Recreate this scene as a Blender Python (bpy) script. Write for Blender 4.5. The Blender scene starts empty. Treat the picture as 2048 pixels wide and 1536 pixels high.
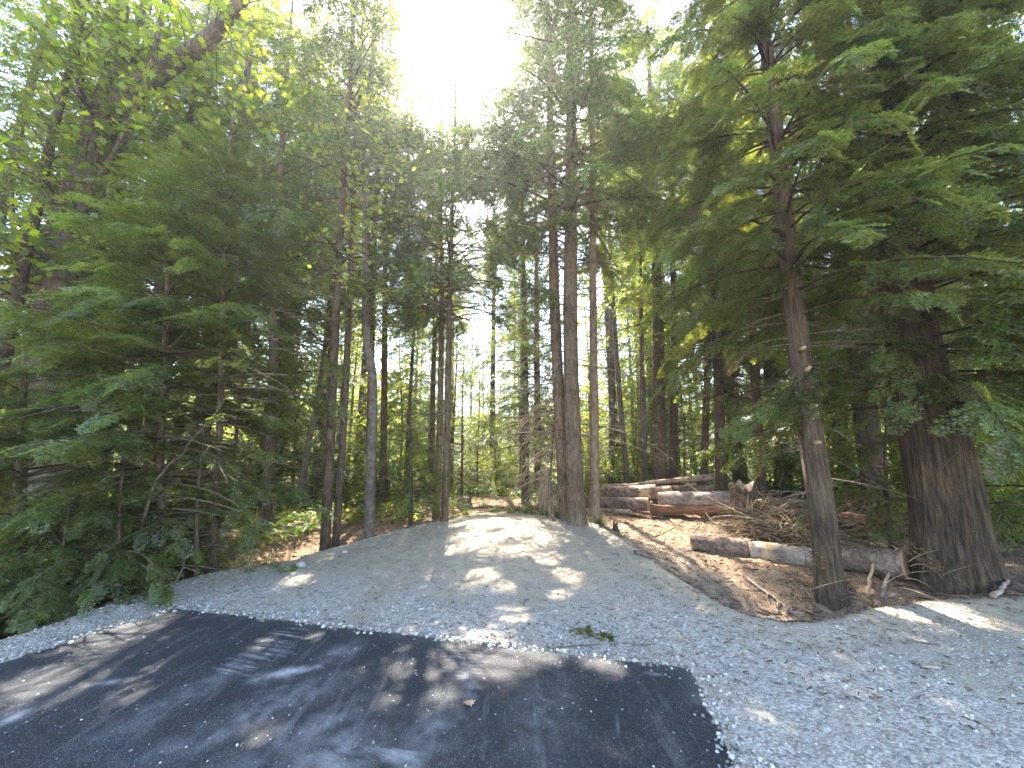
import bpy, math, random
import numpy as np
from mathutils import Vector

SC = bpy.context.scene
COL = SC.collection
R_ = math.radians
rng = np.random.default_rng(7)
random.seed(7)

SKY_STRENGTH, SUN_STRENGTH, SKY_BLOOM, HAZE, FLARE_HAZE_G, EXPOSURE = 0.135, 4.2, 12.0, 0.0015, 0.6, 3.2
# ------------------------------------------------------------------ camera geometry
FPX, PITCH, CAMH = 750.0, R_(10.0), 1.6
CP, SP = math.cos(PITCH), math.sin(PITCH)
CAM = np.array([0.0, 0.0, CAMH])

def ray(u, v):
    a, b = (u - 1024.0) / FPX, (768.0 - v) / FPX
    return np.array([a, CP - b * SP, SP + b * CP])

def on_plane(u, v, Y):                       # the point seen at (u, v) standing Y metres ahead
    d = ray(u, v)
    return CAM + d * (Y / d[1])

def flat(u, v, z=0.0):
    d = ray(u, v)
    return (CAM + d * ((z - CAMH) / d[2]))[:2]

SUN_DIR = ray(930, 85)
SUN_DIR = SUN_DIR / np.linalg.norm(SUN_DIR)
SUN_EL = math.asin(SUN_DIR[2])
SUN_AZ = math.atan2(SUN_DIR[0], SUN_DIR[1])   # clockwise from +Y

# ------------------------------------------------------------------ numpy noise
_T = np.random.default_rng(99).random((256, 256))
def vnoise(x, y):
    x = np.asarray(x, float); y = np.asarray(y, float)
    xi = np.floor(x).astype(int); yi = np.floor(y).astype(int)
    fx = x - xi; fy = y - yi
    fx = fx * fx * (3 - 2 * fx); fy = fy * fy * (3 - 2 * fy)
    a = _T[xi & 255, yi & 255]; b = _T[(xi + 1) & 255, yi & 255]
    c = _T[xi & 255, (yi + 1) & 255]; d = _T[(xi + 1) & 255, (yi + 1) & 255]
    return (a * (1 - fx) + b * fx) * (1 - fy) + (c * (1 - fx) + d * fx) * fy - 0.5
def fbm(x, y, o=4):
    s = 0; a = 1.0
    for i in range(o):
        s = s + a * vnoise(np.asarray(x) * 2 ** i + 17.3 * i, np.asarray(y) * 2 ** i + 9.1 * i); a *= 0.5
    return s
def sstep(a, b, x):
    t = np.clip((np.asarray(x) - a) / (b - a), 0, 1)
    return t * t * (3 - 2 * t)

# ------------------------------------------------------------------ mesh helpers
def mesh_from(name, V, quads=None, tris=None, mats=(), smooth=True, qmat=None, tmat=None):
    V = np.asarray(V, np.float32)
    me = bpy.data.meshes.new(name)
    nq = 0 if quads is None else len(quads)
    nt = 0 if tris is None else len(tris)
    loops = []
    if nq: loops.append(np.asarray(quads, np.int32).ravel())
    if nt: loops.append(np.asarray(tris, np.int32).ravel())
    loops = np.concatenate(loops)
    starts = np.concatenate([np.arange(nq) * 4, nq * 4 + np.arange(nt) * 3]).astype(np.int32)
    me.vertices.add(len(V)); me.vertices.foreach_set('co', V.ravel())
    me.loops.add(len(loops)); me.loops.foreach_set('vertex_index', loops)
    me.polygons.add(nq + nt); me.polygons.foreach_set('loop_start', starts)
    if smooth: me.polygons.foreach_set('use_smooth', np.ones(nq + nt, bool))
    for m in mats: me.materials.append(m)
    if qmat is not None or tmat is not None:
        mi = np.concatenate([np.zeros(nq, np.int32) if qmat is None else np.asarray(qmat, np.int32),
                             np.zeros(nt, np.int32) if tmat is None else np.asarray(tmat, np.int32)])
        me.polygons.foreach_set('material_index', mi)
    me.update(calc_edges=True)
    return me

class Acc:
    """collects quads and tris into one mesh"""
    def __init__(s): s.V = []; s.Q = []; s.T = []; s.n = 0; s.qm = []; s.tm = []
    def add(s, V, Q=None, T=None, m=0):
        V = np.asarray(V, float).reshape(-1, 3); s.V.append(V)
        if Q is not None and len(Q): s.Q.append(np.asarray(Q) + s.n); s.qm.append(np.full(len(Q), m))
        if T is not None and len(T): s.T.append(np.asarray(T) + s.n); s.tm.append(np.full(len(T), m))
        s.n += len(V); return s
    def mesh(s, name, mats, smooth=True, off=None):
        V = np.concatenate(s.V)
        if off is not None: V = V - np.asarray(off)
        return mesh_from(name, V, np.concatenate(s.Q) if s.Q else None, np.concatenate(s.T) if s.T else None, mats, smooth,
                         np.concatenate(s.qm) if s.qm else None, np.concatenate(s.tm) if s.tm else None)

def obj(name, me, parent=None, loc=None):
    o = bpy.data.objects.new(name, me); COL.objects.link(o)
    if loc is not None: o.location = loc
    if parent is not None: o.parent = parent
    return o
def tag(o, label=None, cat=None, group=None, kind=None):
    if label: o['label'] = label
    if cat: o['category'] = cat
    if group: o['group'] = group
    if kind: o['kind'] = kind
    return o
def thing(name, loc, label, cat, group=None, rz=0.0):
    o = bpy.data.objects.new(name, None); COL.objects.link(o)
    o.empty_display_size = 0.2
    o.location = loc; o.rotation_euler = (0, 0, rz)
    return tag(o, label, cat, group)
def copy_tree(o, loc, rz, sc=1.0, label=None, group=None):
    c = o.copy(); COL.objects.link(c); c.location = loc; c.rotation_euler = (0, 0, rz)
    c.scale = (sc, sc, sc) if not hasattr(sc, '__len__') else sc
    if label: c['label'] = label
    if group: c['group'] = group
    for ch in list(o.children):
        d = ch.copy(); COL.objects.link(d); d.parent = c
    return c

def tubes(P, Rr, sides=5, ridge=None, cap=False):
    """P (N,S,3) centre lines, Rr (N,S) radii -> verts, quads, tris"""
    P = np.asarray(P, float); Rr = np.asarray(Rr, float)
    if P.ndim == 2: P = P[None]; Rr = Rr[None]
    N, S, _ = P.shape
    t = np.gradient(P, axis=1); t /= np.linalg.norm(t, axis=2, keepdims=True) + 1e-9
    mean = P[:, -1] - P[:, 0]
    ref = np.where((np.abs(mean[:, 2]) > 0.7 * np.linalg.norm(mean, axis=1))[:, None], np.array([[0., 1, 0]]), np.array([[0., 0, 1]]))[:, None]
    a = np.cross(t, ref); a /= np.linalg.norm(a, axis=2, keepdims=True) + 1e-9
    b = np.cross(a, t)
    th = np.linspace(0, 2 * np.pi, sides, endpoint=False)
    rr = Rr[:, :, None] * (np.ones((1, 1, sides)) if ridge is None else ridge)
    V = P[:, :, None] + rr[..., None] * (a[:, :, None] * np.cos(th)[None, None, :, None] + b[:, :, None] * np.sin(th)[None, None, :, None])
    i = np.arange(N)[:, None, None] * S * sides + np.arange(S - 1)[None, :, None] * sides
    k = np.arange(sides)[None, None]; k2 = (k + 1) % sides
    Q = np.stack([i + k, i + k2, i + sides + k2, i + sides + k], -1).reshape(-1, 4)
    V = V.reshape(-1, 3); T = None
    if cap:
        nv = len(V); ce = P[:, [0, -1]].reshape(-1, 3); V = np.concatenate([V, ce]); T = []
        for n in range(N):
            o0 = n * S * sides; o1 = o0 + (S - 1) * sides
            for q in range(sides):
                T.append((nv + 2 * n, o0 + (q + 1) % sides, o0 + q)); T.append((nv + 2 * n + 1, o1 + q, o1 + (q + 1) % sides))
        T = np.array(T)
    return V, Q, T

# ------------------------------------------------------------------ materials
def NT(name):
    m = bpy.data.materials.new(name); m.use_nodes = True
    nt = m.node_tree; nt.nodes.clear()
    return m, nt, nt.nodes, nt.links
def node(nt, t, **kw):
    n = nt.nodes.new(t)
    for k, v in kw.items():
        if k.startswith('i_'):
            key = k[2:]; n.inputs[int(key) if key.isdigit() else key.replace('_', ' ')].default_value = v
        else: setattr(n, k, v)
    return n
def ramp(nt, fac, stops):
    r = nt.nodes.new('ShaderNodeValToRGB')
    e = r.color_ramp.elements
    while len(e) < len(stops): e.new(0.5)
    for el, (p, c) in zip(e, stops):
        el.position = p; el.color = (c[0], c[1], c[2], 1)
    nt.links.new(fac, r.inputs[0]); return r.outputs[0]
def mixc(nt, f, a, b, blend='MIX'):
    n = node(nt, 'ShaderNodeMix', data_type='RGBA', blend_type=blend)
    for sock, val in ((n.inputs[0], f), (n.inputs[6], a), (n.inputs[7], b)):
        if hasattr(val, 'is_linked'): nt.links.new(val, sock)
        elif hasattr(val, '__len__'): sock.default_value = (val[0], val[1], val[2], 1)
        else: sock.default_value = val
    return n.outputs[2]
def mth(nt, op, a, b=0.0, c=None, clamp=False):
    n = node(nt, 'ShaderNodeMath', operation=op, use_clamp=clamp)
    for i, val in enumerate((a, b) if c is None else (a, b, c)):
        if hasattr(val, 'is_linked'): nt.links.new(val, n.inputs[i])
        else: n.inputs[i].default_value = val
    return n.outputs[0]
def noise(nt, vec, scale, detail=3.0, rough=0.55):
    n = node(nt, 'ShaderNodeTexNoise'); n.inputs['Scale'].default_value = scale
    n.inputs['Detail'].default_value = detail; n.inputs['Roughness'].default_value = rough
    if vec is not None: nt.links.new(vec, n.inputs['Vector'])
    return n.outputs['Fac']
def mapping(nt, vec, sc):
    m = node(nt, 'ShaderNodeMapping'); m.inputs['Scale'].default_value = sc
    nt.links.new(vec, m.inputs['Vector']); return m.outputs[0]

def leaf_mat(name, dif, tra, dry=None, dryamt=0.0, mix=0.5, gloss=0.05, vscale=2.5):
    m, nt, N, L = NT(name)
    out = node(nt, 'ShaderNodeOutputMaterial')
    geo = node(nt, 'ShaderNodeNewGeometry'); oi = node(nt, 'ShaderNodeObjectInfo')
    n1 = noise(nt, geo.outputs['Position'], vscale * .6, 2.0)
    v = mth(nt, 'MULTIPLY_ADD', n1, 0.7, mth(nt, 'MULTIPLY_ADD', geo.outputs['Random Per Island'], 0.75, mth(nt, 'MULTIPLY_ADD', oi.outputs['Random'], 0.25, -0.35)))
    d = ramp(nt, v, [(0.15, [c * 0.55 for c in dif]), (0.5, dif), (0.85, [dif[0] * 1.7, dif[1] * 1.45, dif[2] * 1.2])])
    t = ramp(nt, v, [(0.15, [c * 0.6 for c in tra]), (0.5, tra), (0.85, [min(tra[0] * 1.5, .9), min(tra[1] * 1.25, .9), tra[2] * 1.1])])
    if dry is not None:
        n2 = noise(nt, geo.outputs['Position'], 1.1, 2.0)
        f = mth(nt, 'MULTIPLY', mth(nt, 'SUBTRACT', n2, 1.0 - dryamt), 9.0, clamp=True)
        d = mixc(nt, f, d, dry); t = mixc(nt, f, t, [c * 1.2 for c in dry])
    a = node(nt, 'ShaderNodeBsdfDiffuse'); L.new(d, a.inputs[0])
    b = node(nt, 'ShaderNodeBsdfTranslucent'); L.new(t, b.inputs[0])
    mx = node(nt, 'ShaderNodeMixShader'); mx.inputs[0].default_value = mix
    L.new(a.outputs[0], mx.inputs[1]); L.new(b.outputs[0], mx.inputs[2])
    g = node(nt, 'ShaderNodeBsdfGlossy'); g.inputs['Roughness'].default_value = 0.42
    g.inputs['Color'].default_value = (.9, .95, .9, 1)
    m2 = node(nt, 'ShaderNodeMixShader'); m2.inputs[0].default_value = gloss
    L.new(mx.outputs[0], m2.inputs[1]); L.new(g.outputs[0], m2.inputs[2])
    L.new(m2.outputs[0], out.inputs[0])
    return m

def bark_mat(name, c0, c1, c2, zs=0.18, scale=16.0, bump=0.5, moss=None):
    m, nt, N, L = NT(name)
    out = node(nt, 'ShaderNodeOutputMaterial'); p = node(nt, 'ShaderNodeBsdfPrincipled')
    p.inputs['Roughness'].default_value = 0.9; p.inputs['Specular IOR Level'].default_value = 0.25
    tc = node(nt, 'ShaderNodeTexCoord'); oi = node(nt, 'ShaderNodeObjectInfo')
    v = mapping(nt, tc.outputs['Object'], (1, 1, zs))
    n1 = noise(nt, v, scale, 5.0, 0.65)
    n2 = noise(nt, tc.outputs['Object'], 1.7, 3.0)
    n3 = noise(nt, tc.outputs['Object'], 60.0, 2.0)
    f = mth(nt, 'ADD', n1, mth(nt, 'MULTIPLY_ADD', n2, 0.5, mth(nt, 'MULTIPLY_ADD', n3, 0.15, mth(nt, 'MULTIPLY_ADD', oi.outputs['Random'], 0.16, -0.40))))
    col = ramp(nt, f, [(0.28, c0), (0.5, c1), (0.75, c2)])
    if moss is not None:
        n4 = noise(nt, tc.outputs['Object'], 2.6, 4.0)
        col = mixc(nt, mth(nt, 'MULTIPLY', mth(nt, 'SUBTRACT', n4, 0.52), 6.0, clamp=True), col, moss)
    L.new(col, p.inputs['Base Color'])
    bp = node(nt, 'ShaderNodeBump'); bp.inputs['Strength'].default_value = bump; bp.inputs['Distance'].default_value = 0.045
    L.new(mth(nt, 'ADD', n1, mth(nt, 'MULTIPLY', n3, 0.3)), bp.inputs['Height']); L.new(bp.outputs[0], p.inputs['Normal'])
    L.new(p.outputs[0], out.inputs[0])
    return m

def wood_mat(name, c0, c1, axis_sc=(1, 1, 1), scale=20.0, rings=False):
    m, nt, N, L = NT(name)
    out = node(nt, 'ShaderNodeOutputMaterial'); p = node(nt, 'ShaderNodeBsdfPrincipled')
    p.inputs['Roughness'].default_value = 0.8; p.inputs['Specular IOR Level'].default_value = 0.25
    tc = node(nt, 'ShaderNodeTexCoord')
    n1 = noise(nt, mapping(nt, tc.outputs['Object'], axis_sc), scale, 4.0, 0.6)
    n2 = noise(nt, tc.outputs['Object'], 4.0, 3.0)
    f = mth(nt, 'MULTIPLY_ADD', n2, 0.6, mth(nt, 'SUBTRACT', n1, 0.3))
    L.new(ramp(nt, f, [(0.3, c0), (0.7, c1)]), p.inputs['Base Color'])
    bp = node(nt, 'ShaderNodeBump'); bp.inputs['Strength'].default_value = 0.35; bp.inputs['Distance'].default_value = 0.01
    L.new(n1, bp.inputs['Height']); L.new(bp.outputs[0], p.inputs['Normal'])
    L.new(p.outputs[0], out.inputs[0])
    return m

M_HEM = leaf_mat('hemlock_needles', (0.072, 0.088, 0.022), (0.28, 0.34, 0.04), dry=(0.15, 0.105, 0.055), dryamt=0.34, mix=0.48)
M_CED = leaf_mat('cedar_sprays', (0.072, 0.080, 0.022), (0.28, 0.33, 0.04), dry=(0.19, 0.115, 0.058), dryamt=0.38, mix=0.48)
M_FIR = leaf_mat('fir_needles', (0.058, 0.072, 0.027), (0.20, 0.255, 0.045), dry=(0.16, 0.115, 0.06), dryamt=0.36, mix=0.46)
M_MAP = leaf_mat('maple_leaves', (0.055, 0.105, 0.022), (0.46, 0.56, 0.03), mix=0.62, gloss=0.04)
M_ALD = leaf_mat('sapling_leaves', (0.060, 0.110, 0.022), (0.46, 0.55, 0.04), mix=0.60, gloss=0.04)
M_FERN = leaf_mat('fern_fronds', (0.065, 0.115, 0.022), (0.20, 0.31, 0.035), mix=0.5, gloss=0.015)
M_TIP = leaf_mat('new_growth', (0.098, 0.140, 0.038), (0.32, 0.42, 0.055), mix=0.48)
M_DRY = leaf_mat('dry_foliage', (0.13, 0.085, 0.045), (0.16, 0.10, 0.05), mix=0.4, gloss=0.02)
B_CED = bark_mat('cedar_bark', (0.022, 0.015, 0.010), (0.072, 0.047, 0.029), (0.165, 0.115, 0.074), zs=0.09, scale=30, bump=1.0)
B_FIR = bark_mat('fir_bark', (0.032, 0.021, 0.014), (0.095, 0.063, 0.038), (0.185, 0.13, 0.085), zs=0.30, scale=22, bump=0.6)
B_HEM = bark_mat('hemlock_bark', (0.034, 0.023, 0.016), (0.098, 0.067, 0.042), (0.18, 0.13, 0.085), zs=0.35, scale=26, bump=0.5)
B_MAP = bark_mat('maple_bark', (0.05, 0.036, 0.027), (0.14, 0.10, 0.075), (0.24, 0.19, 0.15), zs=0.13, scale=24, bump=0.9, moss=(0.06, 0.065, 0.028))
B_ALD = bark_mat('alder_bark', (0.048, 0.036, 0.026), (0.108, 0.082, 0.060), (0.20, 0.16, 0.122), zs=0.9, scale=12, bump=0.25)
B_TAN_BOUNCE = bark_mat('tan_bounce_fir_bark', (0.065, 0.042, 0.026), (0.18, 0.118, 0.07), (0.30, 0.21, 0.135), zs=0.3, scale=22, bump=0.5)  # lighter orange fir bark with bounce from the sunlit ground painted in
B_LOG = bark_mat('log_bark', (0.055, 0.036, 0.026), (0.17, 0.112, 0.080), (0.34, 0.25, 0.19), zs=1.0, scale=14, bump=0.6)
W_STICK = bark_mat('dead_twig_bark', (0.07, 0.05, 0.036), (0.15, 0.11, 0.08), (0.27, 0.21, 0.16), zs=0.6, scale=18, bump=0.2)
W_PALE = wood_mat('pale_split_wood', (0.30, 0.185, 0.095), (0.52, 0.36, 0.20), (1, 1, 0.15), 26)
W_CUT = wood_mat('sawn_end_grain', (0.34, 0.19, 0.085), (0.55, 0.36, 0.19), (1, 1, 1), 30)
W_GREY = wood_mat('weathered_log_wood', (0.15, 0.095, 0.068), (0.40, 0.31, 0.245), (0.10, 1, 1), 16)
W_RED = wood_mat('red_peeled_wood', (0.13, 0.055, 0.028), (0.30, 0.14, 0.075), (0.15, 1, 1), 18)

# ------------------------------------------------------------------ terrain
PAD_PX = [(-420, 1430), (0, 1288), (110, 1252), (210, 1216), (300, 1186), (420, 1150), (510, 1138), (590, 1126), (650, 1108), (720, 1094), (800, 1076), (890, 1060)]
PAD = [flat(u, v) for u, v in PAD_PX]
PAD += [np.array(p) for p in ((-0.9, 9.1), (0.3, 9.5), (1.2, 8.8))]
PAD += [flat(u, v) for u, v in [(1200, 1080), (1262, 1105), (1330, 1150), (1400, 1186), (1445, 1214), (1500, 1238), (1560, 1252), (1630, 1250), (1690, 1234), (1740, 1218), (1810, 1210), (1900, 1203), (2048, 1196), (2500, 1200)]]
PAD += [np.array([12.0, 3.4]), np.array([14, -12.0]), np.array([-14, -12.0])]
PAD = np.array(PAD)
def seg_dist(x, y, A, B):
    d = B - A; L2 = (d ** 2).sum() + 1e-12
    t = np.clip(((x - A[0]) * d[0] + (y - A[1]) * d[1]) / L2, 0, 1)
    return np.hypot(x - A[0] - t * d[0], y - A[1] - t * d[1])
def sdist(x, y, poly):                       # positive inside
    x = np.asarray(x, float); y = np.asarray(y, float)
    D = np.full(x.shape, 1e9); ins = np.zeros(x.shape, bool)
    for i in range(len(poly)):
        A, B = poly[i], poly[(i + 1) % len(poly)]
        D = np.minimum(D, seg_dist(x, y, A, B))
        if A[1] != B[1]:
            c = ((A[1] > y) != (B[1] > y)) & (x < (B[0] - A[0]) * (y - A[1]) / (B[1] - A[1]) + A[0])
            ins ^= c
    return np.where(ins, D, -D)

def gauss(x, y, cx, cy, sx, sy, rot, amp):
    c, s = math.cos(rot), math.sin(rot); dx, dy = x - cx, y - cy
    a, b = dx * c + dy * s, -dx * s + dy * c
    return amp * np.exp(-0.5 * ((a / sx) ** 2 + (b / sy) ** 2))

def height(x, y):
    x = np.asarray(x, float); y = np.asarray(y, float)
    sd = sdist(x, y, PAD)
    out = sstep(0.05, -0.8, sd)
    h = gauss(x, y, 0.25, 7.6, 1.9, 1.5, 0, 0.26)
    h = h + 0.03 * sstep(0.5, 0.0, sd) * sstep(-0.4, 0.0, sd)          # little berm at the lip
    # left ditch, right hollow, floor beyond
    left = sstep(-1.6, -2.6, x) * sstep(8.5, 5.5, y)
    h = h - out * left * (0.50 * np.exp(-np.maximum(-sd - 0.5, 0) / 1.6))
    h = h + gauss(x, y, 3.25, 4.45, 1.25, 0.55, -0.25, -0.42) * sstep(0.10, -0.5, sd)
    h = h + gauss(x, y, 5.4, 4.6, 1.3, 0.7, 0, 0.10) * out
    h = h - 0.10 * out * sstep(9.0, 6.5, y)
    far = sstep(12, 45, np.hypot(x, y))
    h = h + far * (0.5 * fbm(x * 0.04, y * 0.04, 2) + 0.2)
    rough = 0.012 + 0.05 * out
    h = h + rough * fbm(x * 1.3, y * 1.3, 4) * 1.6 + (0.012 + 0.018 * out) * fbm(x * 6, y * 6, 3) * sstep(30, 12, y)
    for xr in (-1.45, 0.30):                      # faint wheel tracks up the mound
        h = h - 0.022 * np.exp(-((x - xr - .12 * (y - 5) ) / .16) ** 2) * sstep(3.9, 4.8, y) * sstep(8.5, 7.0, y)
    return h

def at(u, v):
    d = ray(u, v)
    t = np.geomspace(0.8, 120, 4000)
    P = CAM[:, None] + d[:, None] * t
    below = P[2] < height(P[0], P[1])
    i = int(np.argmax(below)) if below.any() else len(t) - 1
    return P[:, i]
def ground(x, y): return float(height(np.array([x]), np.array([y]))[0])

def axis(lo, hi, flo, fhi, step, grow=1.13):
    a = list(np.arange(flo, fhi + 1e-6, step))
    s = step; p = a[-1]
    while p < hi: s *= grow; p += s; a.append(p)
    s = step; p = a[0]; left = []
    while p > lo: s *= grow; p -= s; left.append(p)
    return np.array(left[::-1] + a)
xs = axis(-150, 150, -6.5, 7.5, 0.05); ys = axis(-60, 150, 1.6, 10.0, 0.045)
X, Y = np.meshgrid(xs, ys); Z = height(X, Y)
nx, ny = len(xs), len(ys)
q = (np.arange(ny - 1)[:, None] * nx + np.arange(nx - 1)[None]).ravel()
GQ = np.stack([q, q + 1, q + nx + 1, q + nx], 1)
SD = sdist(X, Y, PAD)
def mat_ground():
    m, nt, N, L = NT('ground')
    out = node(nt, 'ShaderNodeOutputMaterial'); p = node(nt, 'ShaderNodeBsdfPrincipled')
    p.inputs['Roughness'].default_value = 0.95; p.inputs['Specular IOR Level'].default_value = 0.2
    geo = node(nt, 'ShaderNodeNewGeometry'); pos = geo.outputs['Position']
    pad = node(nt, 'ShaderNodeAttribute', attribute_name='pad').outputs['Fac']
    dirt = node(nt, 'ShaderNodeAttribute', attribute_name='dirt').outputs['Fac']
    nA = noise(nt, pos, 2.2, 5.0); nB = noise(nt, pos, 9.0, 4.0); nC = noise(nt, pos, 45.0, 3.0, 0.7); nD = noise(nt, pos, 0.6, 3.0)
    nR = noise(nt, mapping(nt, pos, (1.5, 0.45, 1)), 1.1, 3.0)
    # crushed rock: cells of different greys
    vo = node(nt, 'ShaderNodeTexVoronoi'); vo.inputs['Scale'].default_value = 55.0; L.new(pos, vo.inputs['Vector'])
    bw = node(nt, 'ShaderNodeRGBToBW'); L.new(vo.outputs['Color'], bw.inputs[0])
    vo2 = node(nt, 'ShaderNodeTexVoronoi'); vo2.inputs['Scale'].default_value = 24.0; L.new(pos, vo2.inputs['Vector'])
    bw2 = node(nt, 'ShaderNodeRGBToBW'); L.new(vo2.outputs['Color'], bw2.inputs[0])
    gf = mth(nt, 'MULTIPLY_ADD', bw.outputs[0], 0.55, mth(nt, 'MULTIPLY', bw2.outputs[0], 0.35))
    gravel = ramp(nt, gf, [(0.1, (0.18, 0.155, 0.125)), (0.45, (0.325, 0.285, 0.232)), (0.8, (0.48, 0.435, 0.375))])
    silt = ramp(nt, mth(nt, 'MULTIPLY_ADD', nC, 0.5, mth(nt, 'MULTIPLY', nB, 0.5)), [(0.3, (0.22, 0.178, 0.125)), (0.55, (0.35, 0.29, 0.21)), (0.75, (0.45, 0.39, 0.30))])
    df = mth(nt, 'ADD', dirt, mth(nt, 'MULTIPLY_ADD', nA, 1.2, mth(nt, 'MULTIPLY_ADD', nB, 0.7, mth(nt, 'MULTIPLY_ADD', nR, 2.0, -1.87))))
    padc = mixc(nt, mth(nt, 'MULTIPLY_ADD', df, 1.6, -0.3, clamp=True), gravel, silt)
    litter = ramp(nt, mth(nt, 'MULTIPLY_ADD', nC, 0.6, mth(nt, 'MULTIPLY', nB, 0.45)), [(0.3, (0.085, 0.052, 0.032)), (0.52, (0.25, 0.155, 0.088)), (0.72, (0.42, 0.29, 0.18))])
    soil = ramp(nt, mth(nt, 'MULTIPLY_ADD', nC, 0.5, mth(nt, 'MULTIPLY', nA, 0.55)), [(0.3, (0.07, 0.048, 0.032)), (0.7, (0.20, 0.145, 0.10))])
    forest = mixc(nt, mth(nt, 'MULTIPLY_ADD', nD, 4.0, -1.6, clamp=True), litter, soil)
    bank = node(nt, 'ShaderNodeAttribute', attribute_name='bank').outputs['Fac']
    bsoil = ramp(nt, mth(nt, 'MULTIPLY_ADD', nC, 0.45, mth(nt, 'MULTIPLY', nB, 0.6)), [(0.3, (0.11, 0.078, 0.052)), (0.55, (0.23, 0.172, 0.115)), (0.78, (0.34, 0.27, 0.195))])
    mossf = node(nt, 'ShaderNodeAttribute', attribute_name='moss').outputs['Fac']
    forest = mixc(nt, mth(nt, 'MULTIPLY', mossf, mth(nt, 'MULTIPLY_ADD', nB, 1.2, 0.3, clamp=True)), forest, (0.045, 0.062, 0.022))
    forest = mixc(nt, mth(nt, 'MULTIPLY_ADD', mth(nt, 'ADD', bank, mth(nt, 'MULTIPLY_ADD', nA, 1.0, -0.5)), 2.0, -0.5, clamp=True), forest, bsoil)
    pf = mth(nt, 'MULTIPLY', mth(nt, 'ADD', pad, mth(nt, 'MULTIPLY_ADD', nA, 0.30, mth(nt, 'MULTIPLY_ADD', nB, 0.16, -0.20))), 14.0, clamp=True)
    col = mixc(nt, pf, forest, padc)
    L.new(col, p.inputs['Base Color'])
    bp = node(nt, 'ShaderNodeBump'); bp.inputs['Strength'].default_value = 0.7; bp.inputs['Distance'].default_value = 0.02
    L.new(mth(nt, 'ADD', mth(nt, 'MULTIPLY', vo.outputs['Distance'], -1.0), mth(nt, 'MULTIPLY_ADD', nC, 0.8, mth(nt, 'MULTIPLY', nB, 1.2))), bp.inputs['Height'])
    L.new(bp.outputs[0], p.inputs['Normal'])
    L.new(p.outputs[0], out.inputs[0]); return m
me = mesh_from('ground', np.stack([X, Y, Z], -1).reshape(-1, 3), GQ, None, [mat_ground()])
a = me.attributes.new('pad', 'FLOAT', 'POINT'); a.data.foreach_set('value', np.clip(SD, -2, 2).astype(np.float32).ravel())
dirt = sstep(3.3, 5.6, Y - 0.2 * np.abs(X - 0.2)) * 1.0 + 0.55 * sstep(0.9, 0.0, SD) * sstep(0.5, 2.0, X) + 0.75 * sstep(2.6, 5.0, X) + .45 * sum(np.exp(-((X - xr - .12 * (Y - 5)) / .2) ** 2) for xr in (-1.45, .30))
a = me.attributes.new('dirt', 'FLOAT', 'POINT'); a.data.foreach_set('value', np.clip(dirt, 0, 1).astype(np.float32).ravel())
bank = sstep(-1.5, -0.2, SD) * sstep(0.6, 1.4, X) * sstep(5.2, 3.6, X) + sstep(-.5, -.05, SD) * sstep(5.5, 7, Y) * sstep(0, -1, X)
a = me.attributes.new('moss', 'FLOAT', 'POINT'); a.data.foreach_set('value', np.clip(sstep(10.5, 15, Y + 1.2 * fbm(X * .5, Y * .5, 2)), 0, 1).astype(np.float32).ravel())
a = me.attributes.new('bank', 'FLOAT', 'POINT'); a.data.foreach_set('value', np.clip(bank, 0, 1).astype(np.float32).ravel())
tag(obj('ground', me), kind='structure')

# ------------------------------------------------------------------ asphalt driveway
FL, FR = flat(350, 1222), flat(1385, 1345)
BL, BR = FL + np.array([-.42, -1.0]) * 9, FR + np.array([-.20, -.98]) * 9
ns = 330
tt = np.concatenate([np.linspace(0, 0.30, 190), np.linspace(0.31, 1, 40)])
S_, T_ = np.meshgrid(np.linspace(0, 1, ns), tt)
L0 = FL[None, None] * (1 - T_[..., None]) + BL[None, None] * T_[..., None]
R0 = FR[None, None] * (1 - T_[..., None]) + BR[None, None] * T_[..., None]
XY = L0 * (1 - S_[..., None]) + R0 * S_[..., None]
edge = np.minimum(np.minimum(S_, 1 - S_) * 4.8, T_ * 9)
jit = np.exp(-edge / 0.06)
XY = XY + jit[..., None] * 0.055 * np.stack([fbm(XY[..., 0] * 13, XY[..., 1] * 13, 4), fbm(XY[..., 0] * 13 + 40, XY[..., 1] * 13, 4)], -1)
ZA = 0.045 * (1 - np.exp(-edge / 0.02)) + 0.004 * fbm(XY[..., 0] * 1.2, XY[..., 1] * 1.2, 2) - 0.02 * np.exp(-edge / 0.004)
ax, ay = XY[..., 0], XY[..., 1]
dust = np.zeros(ax.shape)
def streak(p, q_, w, amp, fade=True):
    global dust
    if w <= .011: w *= random.uniform(.5, .9); amp *= random.uniform(.45, 1.1); j_ = random.uniform(-14, 14); p = (p[0] + j_, p[1] + random.uniform(-2, 2)); q_ = (q_[0] + j_ + random.uniform(-16, 16), q_[1] + random.uniform(-2, 2))
    A, B = flat(*p, .045), flat(*q_, .045)
    d = seg_dist(ax, ay, A, B)
    along = ((ax - A[0]) * (B[0] - A[0]) + (ay - A[1]) * (B[1] - A[1])) / ((B - A) ** 2).sum()
    env = np.clip(1.15 - np.abs(along - 0.5) * 1.6, 0, 1) if fade else 1
    dust = np.maximum(dust, amp * env * np.exp(-0.5 * (d / w) ** 2))
for i in range(10):                              # track chatter marks, each a short pale comb tooth
    y0 = 1257 + i * 5.5
    streak((560 - i * 7, y0), (632 - i * 6, y0 + 6), 0.010, 0.75 - 0.03 * i)
for i in range(9):
    y0 = 1306 + i * 5
    streak((490 - i * 10, y0 - 2), (560 - i * 9, y0 + 6), 0.010, 0.5 + 0.25 * (i % 2))
for i in range(8):
    y0 = 1372 + i * 10
    streak((512 + (i % 3) * 8, y0 + 4), (612 - i * 7, y0 - 5), 0.010, 0.38)
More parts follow.
